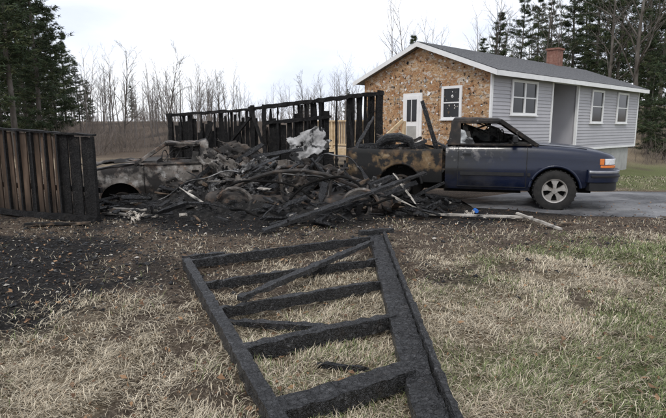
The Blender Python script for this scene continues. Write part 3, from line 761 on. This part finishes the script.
b.obj('burned_timber_debris', [mChar, mHalf, mGreyWood])
b = MB()
b.beam((-.99, 7.22, Hs(-.99, 7.22)+.05), (1.66, 9.3, .67), .10, .05, jit=.010, roll=.1, taper=.2)
b.beam((-.93, 7.55, .05), (1.0, 8.75, .35), .06, .05, jit=.010, taper=.4)
b.obj('burned_rafter', mChar)
b = MB()
ico = [(-1, 0, 0), (1, 0, 0), (0, -1, 0), (0, 1, 0), (0, 0, -1), (0, 0, 1)]
icf = [(0, 2, 5), (2, 1, 5), (1, 3, 5), (3, 0, 5), (2, 0, 4), (1, 2, 4), (3, 1, 4), (0, 3, 4)]
pts = []
for i in range(7000):
    r_ = rnd.random()
    if r_ < .55: x = rnd.gauss(-1.2, 2.4); y = rnd.gauss(8.9, 1.1)
    elif r_ < .75: x = rnd.gauss(-3.3, 1.1); y = rnd.gauss(5.6, 1.2)
    else: x = rnd.uniform(-5, 5.5); y = rnd.uniform(4.0, 8.8)
    if y < 3.3 or (x > .3 and y > 9.9): continue
    pts.append((x, y))
pa = np.array(pts); pz = H(pa[:, 0], pa[:, 1])
for (x, y), z0 in zip(pts, pz):
    s = rnd.uniform(.005, .022)*(1.8 if rnd.random() < .10 else 1)
    z = z0+s*.3
    q = Matrix.Rotation(rnd.uniform(0, 6.28), 3, 'Z')
    vv = [q@Vector((v[0]*s*rnd.uniform(.6, 2), v[1]*s*rnd.uniform(.5, 1.2), v[2]*s*rnd.uniform(.4, .8)))+Vector((x, y, z)) for v in ico]
    b.add(vv, icf, rnd.choices([0, 1, 2, 3], [10, 2, .7, .15] if y < 7 else [10, 2, 1.2, .4])[0])
b.obj('charred_rubble', [mChar, mAsh, mGreyWood, mYel])

def board(name, p, q, w, h, mat, z=.03, z1=None):
    b = MB(); z1 = z if z1 is None else z1
    b.beam((p[0], p[1], Hs(*p)+z), (q[0], q[1], Hs(*q)+z1), w, h, jit=.004)
    return b.obj(name, mat)
board('loose_board', (1.35, 8.55), (3.15, 8.05), .07, .03, mGreyWood, .05, .09)
board('loose_board', (2.95, 8.2), (3.30, 7.35), .05, .03, mGreyWood, .12, .02)
board('loose_board', (3.15, 7.5), (3.65, 7.75), .04, .02, mHalf, .03)
board('loose_board', (-2.0, 8.75), (-.35, 8.95), .09, .04, mGreyWood, .06, .10)
board('loose_board', (-1.55, 8.45), (-.1, 8.75), .07, .03, mHalf, .05)
board('loose_board', (-4.2, 9.1), (-3.0, 8.85), .12, .03, mGreyWood, .05)
board('loose_board', (-3.6, 9.3), (-2.3, 9.15), .09, .03, mHalf, .09)
board('loose_board', (-4.6, 7.6), (-3.7, 7.75), .10, .03, mHalf, .05)
board('loose_board', (-3.9, 8.7), (-2.9, 8.4), .07, .03, mGreyWood, .04)
b = MB(); zz = Hs(2.5, 8.9); b.lathe([(.001, 0), (.035, 0), (.04, .10), (.001, .10)], 2.5, zz+.05, 14, 0, 8.9); b.obj('blue_plastic_cup', mBlue, smooth=40)
for (x, y, s_, sd) in ((-3.2, 8.3, .28, 3), (-3.05, 7.9, .2, 5), (2.25, 8.5, .16, 6)):
    crumple('insulation_scrap', (x, y, Hs(x, y)+.06), s_, s_*.7, (.4, .2, sd), sd, .09, mYel, None, 14, .4)

# ------------------------------------------------------------------ house
E = empty('grey_sided_house', (4.8, 16.1, 0), math.atan2(.671, .742))
LH, WH, Z0, Z1, ZA = 12.67, 5.35, .65, 3.17, 4.18
rec = (4.05, 6.1, .65, 3.02)
b = MB(); st = .115
for (x0, x1, z0, z1) in [(0.06, rec[0]-.08, Z0, Z1), (rec[1]+.08, LH-.06, Z0, Z1)]:
    z = z0
    while z < z1-1e-4:
        zt = min(z+st, z1)
        b.add([(x0, -.022, z), (x1, -.022, z), (x1, -.002, zt), (x0, -.002, zt), (x0, .0, z), (x1, .0, z)], [(0, 1, 2, 3), (0, 4, 5, 1)])
        z = zt
b.obj('clapboard_siding', mSiding, E)
b = MB()
b.b2((0, .0, Z0), (rec[0]-.08, .12, Z1)); b.b2((rec[1]+.08, 0, Z0), (LH, .12, Z1)); b.b2((rec[0]-.08, 0, rec[3]+.08), (rec[1]+.08, .12, Z1))
b.b2((0, WH-.12, Z0), (LH, WH, Z1)); b.b2((LH-.12, .12, Z0), (LH, WH-.12, Z1))
b.add([(LH-.06, .0, Z1), (LH-.06, WH, Z1), (LH-.06, WH/2, ZA-.03)], [(0, 1, 2)])
b.b2((rec[0]-.08, 1.0, Z0), (rec[1]+.08, 1.1, Z1)); b.b2((rec[0]-.12, .12, Z0), (rec[0]-.06, 1.0, Z1)); b.b2((rec[1]+.06, .12, Z0), (rec[1]+.12, 1.0, Z1))
b.b2((rec[0]-.08, .0, Z0-.1), (rec[1]+.08, 1.0, Z0))
b.obj('wall_core', mSiding, E)
b = MB()
b.add([(-.02, 0, .0), (-.02, WH, .0), (-.02, WH, Z1), (-.02, WH/2, ZA-.03), (-.02, 0, Z1), (.06, 0, .0), (.06, WH, .0), (.06, WH, Z1), (.06, WH/2, ZA-.03), (.06, 0, Z1)],
      [(0, 1, 2, 3, 4), (5, 6, 7, 8, 9), (0, 5, 6, 1), (0, 4, 9, 5), (1, 6, 7, 2), (2, 7, 8, 3), (3, 8, 9, 4)])
b.obj('gable_sheathing', mOSB, E)
b = MB()
for i in range(520):
    y = rnd.uniform(.1, WH-.1); zt = Z1+(ZA-Z1)*(1-abs(y-WH/2)/(WH/2))-.1; z = rnd.uniform(.7, zt)
    s = rnd.uniform(.010, .035)*(2 if rnd.random() < .06 else 1)
    n_ = 6; ps = [(-.028-rnd.uniform(0, .012), y+s*rnd.uniform(.3, 1.6)*math.cos(k*1.047), z+s*1.2*rnd.uniform(.3, 1.6)*math.sin(k*1.047)) for k in range(n_)]
    b.add(ps, [tuple(range(n_))], rnd.choices([0, 1, 2], [1.4, 3, 3])[0])
b.obj('torn_housewrap', [mTrim, mHalf, mGreyWood], E)
b = MB()
for zz in (1.22, 2.44): b.b2((-.024, .05, zz), (-.0205, WH-.05, zz+.01))
for yy in (1.9, 3.6): b.b2((-.024, yy, .7), (-.0205, yy+.01, 3.1))
b.obj('sheathing_seams', mHalf, E)
b = MB(); b.b2((.0, .08, -.9), (LH-.5, WH-.1, Z0-.002)); b.obj('foundation', mConc, E)
b = MB()
b.b2((-.03, -.034, Z0), (.075, .02, Z1)); b.b2((LH-.075, -.034, Z0), (LH+.03, .02, Z1))
b.b2((-.03, -.034, Z0-.09), (rec[0]-.09, .02, Z0-.002)); b.b2((rec[1]+.09, -.034, Z0-.09), (LH+.03, .02, Z0-.002))
b.b2((-.1, -.03, Z1-.12), (LH+.1, -.024, Z1))
b.b2((rec[0]-.10, -.04, Z0), (rec[0], .05, rec[3])); b.b2((rec[1], -.04, Z0), (rec[1]+.10, .05, rec[3])); b.b2((rec[0]-.10, -.04, rec[3]), (rec[1]+.10, .05, rec[3]+.10))
b.obj('corner_boards', mTrim, E)
b = MB(); b.b2((4.5, .94, Z0), (5.4, .995, Z0+2.05)); b.obj('entry_door', mTrim, E)
b = MB(); b.b2((4.4, .93, Z0), (4.49, .998, Z0+2.12)); b.b2((5.41, .93, Z0), (5.5, .998, Z0+2.12)); b.b2((4.4, .93, Z0+2.06), (5.5, .998, Z0+2.15)); b.obj('entry_door_frame', mBlackPl, E)
def window(nm, x0, x1, z0, z1, axis='x', dbl=False):
    b = MB(); t = .085
    def q(a, c, mi, o0, o1):
        if axis == 'x': b.b2((a[0], -o1, a[1]), (c[0], -o0, c[1]), mi)
        else: b.b2((-o1, a[0], a[1]), (-o0, c[0], c[1]), mi)
    o = .02
    q((x0, z0), (x0+t, z1), 0, o, o+.05); q((x1-t, z0), (x1, z1), 0, o, o+.05)
    q((x0+t, z1-t), (x1-t, z1), 0, o, o+.05); q((x0+t, z0), (x1-t, z0+t*.8), 0, o, o+.05); q((x0-.03, z0-.04), (x1+.03, z0-.001), 0, o, o+.08)
    zm = (z0+z1)/2
    q((x0+t, zm-.02), (x1-t, zm+.02), 0, o, o+.038)
    if dbl: xm = (x0+x1)/2; q((xm-.05, z0+t*.8), (xm+.05, z1-t), 0, o, o+.045)
    q((x0+t, z0+t*.8), (x1-t, z1-t), 1, o, o+.01)
    b.obj(nm, [mTrim, mWinGlass], E)
window('front_window_double', 1.15, 2.85, 1.86, 2.97, dbl=True)
window('front_window_mid', 7.35, 8.55, 1.62, 2.93)
window('front_window_end', 10.05, 11.3, 1.62, 2.93)
window('gable_window', 1.0, 1.78, 1.72, 2.78, 'y')
b = MB()
b.b2((-.07, 2.58, .62), (-.022, 3.40, 2.62), 0); b.b2((-.085, 2.68, .64), (-.072, 3.30, 2.52), 1)
b.b2((-.10, 2.78, .80), (-.086, 3.20, 1.5), 2); b.b2((-.10, 2.78, 1.66), (-.086, 3.20, 2.4), 3)
b.b2((-.115, 2.98, 1.66), (-.101, 3.0, 2.4), 1)
b.obj('gable_door', [mTrim, mTrim, mConc, mWinGlass], E)
b = MB(); ov = .32; rk = .28; th = .11
sl = (ZA-Z1)/(WH/2)
for sg in (0, 1):
    y0, y1 = (-ov, WH/2) if sg == 0 else (WH+ov, WH/2)
    z0_ = Z1-sl*ov
    vs = [(-rk, y0, z0_), (LH+rk, y0, z0_), (LH+rk, y1, ZA), (-rk, y1, ZA)]
    vs += [(x, y, z+th) for x, y, z in vs]
    b.add(vs, [(0, 1, 2, 3), (4, 5, 6, 7), (0, 1, 5, 4), (1, 2, 6, 5), (3, 0, 4, 7)], 0)
b.obj('roof', mShingle, E)
b = MB()
n_c = 20
for i in range(n_c):
    t0 = i/n_c; t1 = (i+1)/n_c
    ya, yb = -ov+(WH/2+ov)*t0, -ov+(WH/2+ov)*t1; za = Z1-sl*ov+th+(ya+ov)*sl; zb = Z1-sl*ov+th+(yb+ov)*sl
    b.add([(-rk, ya-.01, za+.016), (LH+rk, ya-.01, za+.016), (LH+rk, yb, zb+.004), (-rk, yb, zb+.004), (-rk, ya-.01, za+.001), (LH+rk, ya-.01, za+.001)], [(0, 1, 2, 3), (0, 4, 5, 1)])
b.obj('shingle_courses', mShingle, E)
b = MB()
z0_ = Z1-sl*ov
b.b2((-rk-.01, -ov-.03, z0_-.06), (LH+rk+.01, -ov-.002, z0_+th-.02))
for x in (-rk-.028, LH+rk+.003):
    for sg in (0, 1):
        y0, y1 = (-ov-.03, WH/2) if sg == 0 else (WH+ov+.03, WH/2)
        vs = [(x, y0, z0_-.06), (x, y0, z0_+th-.02), (x, y1, ZA+th-.02), (x, y1, ZA-.06)]; vs += [(a+.025, c_, d_) for a, c_, d_ in vs]
        b.add(vs, [(0, 1, 2, 3), (4, 5, 6, 7), (0, 1, 5, 4), (1, 2, 6, 5), (2, 3, 7, 6), (3, 0, 4, 7)])
b.obj('fascia', mTrim, E)
b = MB(); b.b2((9.4, WH/2-.25, 3.6), (9.95, WH/2+.25, 4.92)); b.b2((9.35, WH/2-.3, 4.92), (10.0, WH/2+.3, 5.0)); b.obj('chimney', mBrick, E)
b = MB()
dx0, dx1, dy0, dy1, dz_ = -1.35, -.09, 2.2, 6.9, .68
y = dy0
while y < dy1: b.b2((dx0, y, dz_-.03), (dx1, y+.13, dz_)); y += .14
b.b2((dx0-.04, dy0, dz_-.22), (dx0-.002, dy1, dz_-.035))
for y in (dy0+.05, 3.4, 4.6, 5.7, dy1-.08):
    b.b2((dx0, y, -.4), (dx0+.09, y+.09, dz_+.98))
b.b2((dx0-.02, 3.4, dz_+.985), (dx0+.12, dy1, dz_+1.03)); b.b2((dx0+.02, 3.5, dz_+.12), (dx0+.06, dy1-.1, dz_+.18))
y = 3.55
while y < dy1:
    b.b2((dx0+.0605, y, dz_+.1), (dx0+.095, y+.045, dz_+.983)); y += .13
b.beam((dx0-.1, 2.3, dz_-.1), (dx0-1.2, 2.3, -.05), .04, .22); b.beam((dx0-.1, 3.3, dz_-.1), (dx0-1.2, 3.3, -.05), .04, .22)
for i in range(3): b.b2((dx0-.36-.3*i, 2.33, .46-.18*i), (dx0-.06-.3*i, 3.27, .495-.18*i))
b.beam((dx0-.02, 2.3, dz_+1.0), (dx0-1.2, 2.3, .95), .05, .10); b.beam((dx0-.02, 3.3, dz_+1.0), (dx0-1.2, 3.3, .95), .05, .10)
for k in range(8):
    xx = dx0-.12-.14*k; b.b2((xx, 3.285, dz_-.1-.09*k), (xx+.04, 3.315, dz_+.93-.09*k)) if False else b.b2((xx, 3.285, dz_-.1-.085*k), (xx+.04, 3.315, dz_+.92-.085*k*.72))
for yy in (2.3, 3.3): b.b2((dx0-1.19, yy-.045, -.1), (dx0-1.10, yy+.045, 1.0))
b.obj('wooden_deck', mLumber, E)

# ------------------------------------------------------------------ trees
def tube_np(pts, rad, n):
    pts = np.array(pts); k = len(pts)
    d = np.gradient(pts, axis=0); d /= np.linalg.norm(d, axis=1, keepdims=True)+1e-9
    up = np.where(np.abs(d[:, 2:3]) < .9, np.array([[0, 0, 1.]]), np.array([[1., 0, 0]]))
    a = np.cross(d, up); a /= np.linalg.norm(a, axis=1, keepdims=True)+1e-9; b_ = np.cross(d, a)
    t = np.arange(n)*2*np.pi/n
    V = pts[:, None]+(a[:, None]*np.cos(t)[None, :, None]+b_[:, None]*np.sin(t)[None, :, None])*np.array(rad)[:, None, None]
    i = np.arange(k-1)[:, None]*n; j = np.arange(n)[None]; j2 = (j+1) % n
    F = np.stack([i+j, i+j2, i+n+j2, i+n+j], -1).reshape(-1, 4)
    return V.reshape(-1, 3), F
def bare_tree(seed, Ht, spread=.35, nb=16, r0=None, lowest=.3, cnt=(0, 6, 4), tn=10):
    R = np.random.RandomState(seed); Vs = []; Fs = []; off = 0
    def emit(p, r, n):
        nonlocal off
        v, f = tube_np(p, r, n); Vs.append(v); Fs.append(f+off); off += len(v)
    r0 = r0 or Ht*.010
    def path(p, d, Ln, n, wob, upb):
        P_ = [p]; d = d/np.linalg.norm(d)
        for i in range(n):
            d = d+R.randn(3)*wob+np.array([0, 0, upb]); d /= np.linalg.norm(d); p = p+d*Ln/n; P_.append(p)
        return np.array(P_)
    tr = path(np.array([0, 0, -.2]), np.array([R.randn()*.05, R.randn()*.05, 1]), Ht, tn, .035, .03)
    emit(tr, np.linspace(1, .08, tn+1)*r0, 5)
    def kids(P_, r, lvl, Ln, c_, lo):
        for c in range(c_):
            t = lo+(1-lo)*(c+R.rand())/c_; f = t*(len(P_)-1); i = min(int(f), len(P_)-2); q = P_[i]+(P_[i+1]-P_[i])*(f-i)
            ax = P_[i+1]-P_[i]; ax /= np.linalg.norm(ax)
            rv = R.randn(3); rv -= ax*rv.dot(ax); rv /= np.linalg.norm(rv)
            d = ax*(.85+.3*R.rand())+rv*(.5+.45*R.rand())
            l = Ln*(1-.6*t)*(.6+.6*R.rand()); n = 4 if lvl == 1 else 2
            pp = path(q, d, l, n, .12, .06)
            rr = max(r*(1-.75*t)*(.5 if lvl == 1 else .55), .005)
            emit(pp, np.linspace(1, .3, n+1)*rr, 3)
            if lvl < 3: kids(pp, rr, lvl+1, l*.55, cnt[lvl], .25)
    kids(tr, r0, 1, Ht*spread, nb, lowest)
    return np.concatenate(Vs), np.concatenate(Fs)
tmpl = [bare_tree(100+i, 9+i % 3, .32+.03*(i % 3), 15+i % 4, lowest=.2+.04*(i % 3), cnt=(0, 5, 3), tn=7) for i in range(7)]
def bush(seed):
    R = np.random.RandomState(seed); Vs = []; Fs = []; off = 0
    for s in range(20):
        p = np.array([R.randn()*.6, R.randn()*.6, -.05]); d = np.array([R.randn()*.35, R.randn()*.35, 1]); d /= np.linalg.norm(d); L_ = .8+1.6*R.rand()
        pts = [p+d*L_*t+R.randn(3)*.06*t for t in (0, .35, .7, 1)]
        v, f = tube_np(pts, [.015, .012, .008, .003], 3); Vs.append(v); Fs.append(f+off); off += len(v)
        for q in range(5):
            t = .3+.65*R.rand(); pc = p+d*L_*t; dd = d+R.randn(3)*.7; dd /= np.linalg.norm(dd); l = .25+.5*R.rand()
            v, f = tube_np([pc, pc+dd*l*.5, pc+dd*l+np.array([0, 0, .1])], [.007, .006, .003], 3); Vs.append(v); Fs.append(f+off); off += len(v)
    return np.concatenate(Vs), np.concatenate(Fs)
btmpl = [bush(700+i) for i in range(5)]
def mass(name, spots, mat, T):
    Vs = []; Fs = []; off = 0
    sx = np.array([s_[0] for s_ in spots]); sy = np.array([s_[1] for s_ in spots]); hz = H(sx, sy)
    for (x, y, s, k, sz), z in zip(spots, hz):
        v, f = T[k % len(T)]; a = rnd.uniform(0, 6.28); ca, sa = math.cos(a), math.sin(a)
        w = v*np.array([s, s, s*sz]); w = np.stack([w[:, 0]*ca-w[:, 1]*sa+x, w[:, 0]*sa+w[:, 1]*ca+y, w[:, 2]+z], 1)
        Vs.append(w); Fs.append(f+off); off += len(w)
    return npmesh(name, np.concatenate(Vs), np.concatenate(Fs), mat)
spots = []
for i in range(200):
    y = rnd.uniform(34, 85); u = rnd.uniform(-330, 60); x = u/530*y
    top = 66 if u < -100 else 46
    if -20 < u: top = 56
    hgt = (1.5+top*rnd.uniform(.5, 1.0)/530*y)-2.2*float(ss(26, 75, y))
    spots.append((x, y, max(hgt, 2.5)/10, i, 1))
for i in range(50):
    y = rnd.uniform(45, 80); u = rnd.uniform(60, 380); x = u/530*y
    spots.append((x, y, rnd.uniform(.8, 1.3), i, 1))
for i in range(40):
    y = rnd.uniform(90, 130); x = rnd.uniform(-110, 120); spots.append((x, y, rnd.uniform(.7, 1.0), i, 1))
mass('distant_bare_woods', spots, mBarkD, tmpl)
spots = []
for i in range(230):
    y = rnd.uniform(26, 66); u = rnd.uniform(-340, 400); x = u/520*y
    if u > 30 and y < 42: y += 18; x = u/520*y
    spots.append((x, y, rnd.uniform(.5, 1.1)*(.6+y/100), i, .9))
for i in range(60):
    y = rnd.uniform(27, 42); x = y*rnd.uniform(.60, .85); spots.append((x, y, rnd.uniform(.4, .9), i, .8))
mass('dry_brush', spots, mBrush, btmpl)
for (x, y, h, sd) in ((-10.2, 32, 6.0, 301), (-7.4, 34, 4.8, 302), (-13.2, 33, 6.4, 303), (20.5, 36, 17, 304), (24.2, 40, 17, 305), (17.5, 44, 13, 306), (-2.2, 40, 5.0, 307), (27, 37, 15, 308), (14.5, 47, 12, 309), (22.3, 43, 16, 310)):
    v, f = bare_tree(sd, h, .36, 22, h*.0115, lowest=.25)
    o = npmesh('bare_tree', v, f, mBark); o.location = (x, y, Hs(x, y)-.05)
def pine(seed, Ht, base=.12, full=.24, droop=.0):
    R = np.random.RandomState(seed); Vs = []; Fs = []; off = 0; NV = []; NC = []
    r0 = Ht*.012
    k = 9; tz = np.linspace(-.2, Ht, k); tr = np.stack([np.cumsum(R.randn(k)*.05), np.cumsum(R.randn(k)*.05), tz], 1)
    v, f = tube_np(tr, np.linspace(1, .1, k)*r0, 7); Vs.append(v); Fs.append(f); off = len(v)
    z = Ht*base
    while z < Ht*.985:
        t = z/Ht; Lm = Ht*full*((1-t)**.75)*(.55 if t < base+.12 else 1)+.15
        for b_ in range(R.randint(4, 8)):
            if R.rand() < .16: continue
            a = R.rand()*6.283; l = Lm*(.4+.75*R.rand())
            c = np.array([np.interp(z, tz, tr[:, 0]), np.interp(z, tz, tr[:, 1]), z])
            d = np.array([np.cos(a), np.sin(a), 0])
            tt = np.linspace(0, 1, 5)[:, None]
            pts = c+d*l*tt+np.array([0, 0, 1])*(tt*l*(.12+.25*t-droop)-(tt*(1-tt))*l*.25)+R.randn(5, 3)*.03*l*tt
            v, f = tube_np(pts, np.linspace(1, .2, 5)*max(.012, r0*.25*(1-t)), 3); Vs.append(v); Fs.append(f+off); off += len(v)
            nt_ = int(5+l*6.5)
            u = .22+.78*R.rand(nt_)**.8; i = np.minimum((u*4).astype(int), 3); pc = pts[i]+(pts[i+1]-pts[i])*(u*4-i)[:, None]
            sd = np.array([-d[1], d[0], 0]); pc = pc+sd*(R.randn(nt_)*l*.16*(1.1-u*.4))[:, None]; pc[:, 2] += R.randn(nt_)*.05
            m_ = 9; dirs = R.randn(nt_, m_, 3)*np.array([1, 1, .55])+d*.7; dirs /= np.linalg.norm(dirs, axis=2, keepdims=True)
            ln = .16+.20*R.rand(nt_, m_, 1); wv = np.cross(dirs, R.randn(nt_, m_, 3)); wv /= np.linalg.norm(wv, axis=2, keepdims=True)
            o_ = R.randn(nt_, m_, 3)*.06; P0 = pc[:, None]+o_
            tri = np.stack([P0-wv*.026, P0+wv*.026, P0+dirs*ln], 2); NV.append(tri.reshape(-1, 3))
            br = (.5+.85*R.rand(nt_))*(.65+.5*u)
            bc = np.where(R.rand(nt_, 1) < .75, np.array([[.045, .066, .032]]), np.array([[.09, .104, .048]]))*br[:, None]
            NC.append(np.repeat(bc, m_*3, 0))
        z += Ht*.026*(.7+.7*R.rand())
    NV = np.concatenate(NV); NC = np.concatenate(NC)
    return (np.concatenate(Vs), np.concatenate(Fs)), (NV, np.arange(len(NV)).reshape(-1, 3), NC)
pt = []
for i, (h, ba, fu) in enumerate([(14, .10, .20), (16, .28, .19), (12, .06, .22), (15, .18, .25)]):
    (a, f), (nv, nf, nc) = pine(500+i, h, ba, fu)
    o1 = npmesh('trunk', a, f, mBark); o2 = npmesh('needles', nv, nf, mNeedle, nc)
    m1, m2 = o1.data, o2.data; bpy.data.objects.remove(o1); bpy.data.objects.remove(o2)
    pt.append((m1, m2, h))
def put_pine(x, y, h, k):
    m1, m2, h0 = pt[k]; E = empty('pine_tree', (x, y, Hs(x, y)), rnd.uniform(0, 6.28), h/h0)
    for nm, me in (('trunk', m1), ('needles', m2)):
        o = bpy.data.objects.new(nm, me); COL.objects.link(o); o.parent = E
for (px, y, h, k) in [(8, 27, 14, 1), (36, 30, 12.5, 0), (-22, 26, 14, 3), (50, 38, 9.5, 2), (22, 36, 12, 3), (-5, 32, 13, 0), (12, 42, 12, 2), (30, 45, 13, 3), (62, 44, 8.5, 0), (44, 52, 12, 3),
                      (498, 48, 10.5, 0), (520, 52, 12.5, 3), (482, 55, 8.5, 2), (548, 56, 13, 1), (572, 50, 15, 3), (596, 46, 16, 1), (618, 52, 17, 0), (650, 44, 14, 3), (664, 38, 15, 1), (690, 40, 14, 0), (640, 60, 18, 3), (535, 62, 13, 0), (584, 60, 16, 3),
                      (608, 62, 17, 3), (412, 50, 8.8, 2), (395, 58, 6.4, 0), (348, 70, 4.2, 2), (372, 75, 5, 0), (310, 80, 3.6, 2), (655, 33, 6, 2), (672, 30, 8, 2), (648, 40, 8, 0), (85, 60, 5, 2), (130, 75, 5, 0), (76, 48, 6.5, 3)]:
    put_pine((px-333)/533*y, y, h, k)

# ------------------------------------------------------------------ world, sun, camera
w = bpy.data.worlds.new('World'); scene.world = w; w.use_nodes = True; nt = w.node_tree; N = nt.nodes; L = nt.links
for n in list(N): N.remove(n)
out = N.new('ShaderNodeOutputWorld'); sky = N.new('ShaderNodeTexSky'); sky.sky_type = 'NISHITA'; sky.sun_disc = False
SE, SA = math.radians(48), math.radians(200)
sky.sun_elevation = SE; sky.sun_rotation = SA
bg1 = N.new('ShaderNodeBackground'); bg1.inputs['Strength'].default_value = .10; L.new(sky.outputs[0], bg1.inputs['Color'])
tc = N.new('ShaderNodeTexCoord'); mp = N.new('ShaderNodeMapping'); mp.inputs['Scale'].default_value = (1, 1, 3.2); L.new(tc.outputs['Generated'], mp.inputs['Vector'])
nz = N.new('ShaderNodeTexNoise'); nz.inputs['Scale'].default_value = 2.6; nz.inputs['Detail'].default_value = 5; nz.inputs['Roughness'].default_value = .5; L.new(mp.outputs[0], nz.inputs['Vector'])
cr = N.new('ShaderNodeValToRGB'); L.new(nz.outputs['Fac'], cr.inputs['Fac']); cr.color_ramp.elements[0].position = .38; cr.color_ramp.elements[0].color = (.64, .68, .78, 1)
cr.color_ramp.elements[1].position = .62; cr.color_ramp.elements[1].color = (.90, .91, .95, 1)
bg2 = N.new('ShaderNodeBackground'); bg2.inputs['Strength'].default_value = 1.5; L.new(cr.outputs[0], bg2.inputs['Color'])
mx = N.new('ShaderNodeMixShader'); mx.inputs[0].default_value = .88; L.new(bg1.outputs[0], mx.inputs[1]); L.new(bg2.outputs[0], mx.inputs[2]); L.new(mx.outputs[0], out.inputs['Surface'])
sl_ = bpy.data.lights.new('sun', 'SUN'); sl_.energy = 1.5; sl_.angle = math.radians(11); sl_.color = (1, .97, .92)
so = bpy.data.objects.new('sun', sl_); COL.objects.link(so)
dv = Vector((math.sin(SA)*math.cos(SE), math.cos(SA)*math.cos(SE), math.sin(SE)))
so.rotation_euler = (-dv).to_track_quat('-Z', 'Y').to_euler(); so.location = dv*50
cam = bpy.data.cameras.new('camera'); cam.lens = 28; cam.sensor_width = 36; cam.clip_end = 2000; cam.clip_start = .05
co = bpy.data.objects.new('camera', cam); COL.objects.link(co); co.location = (0, 0, 1.5); co.rotation_euler = (math.radians(90-9.1), 0, 0)
scene.camera = co
scene.view_settings.view_transform = 'Standard'; scene.view_settings.look = 'None'; scene.view_settings.exposure = 0
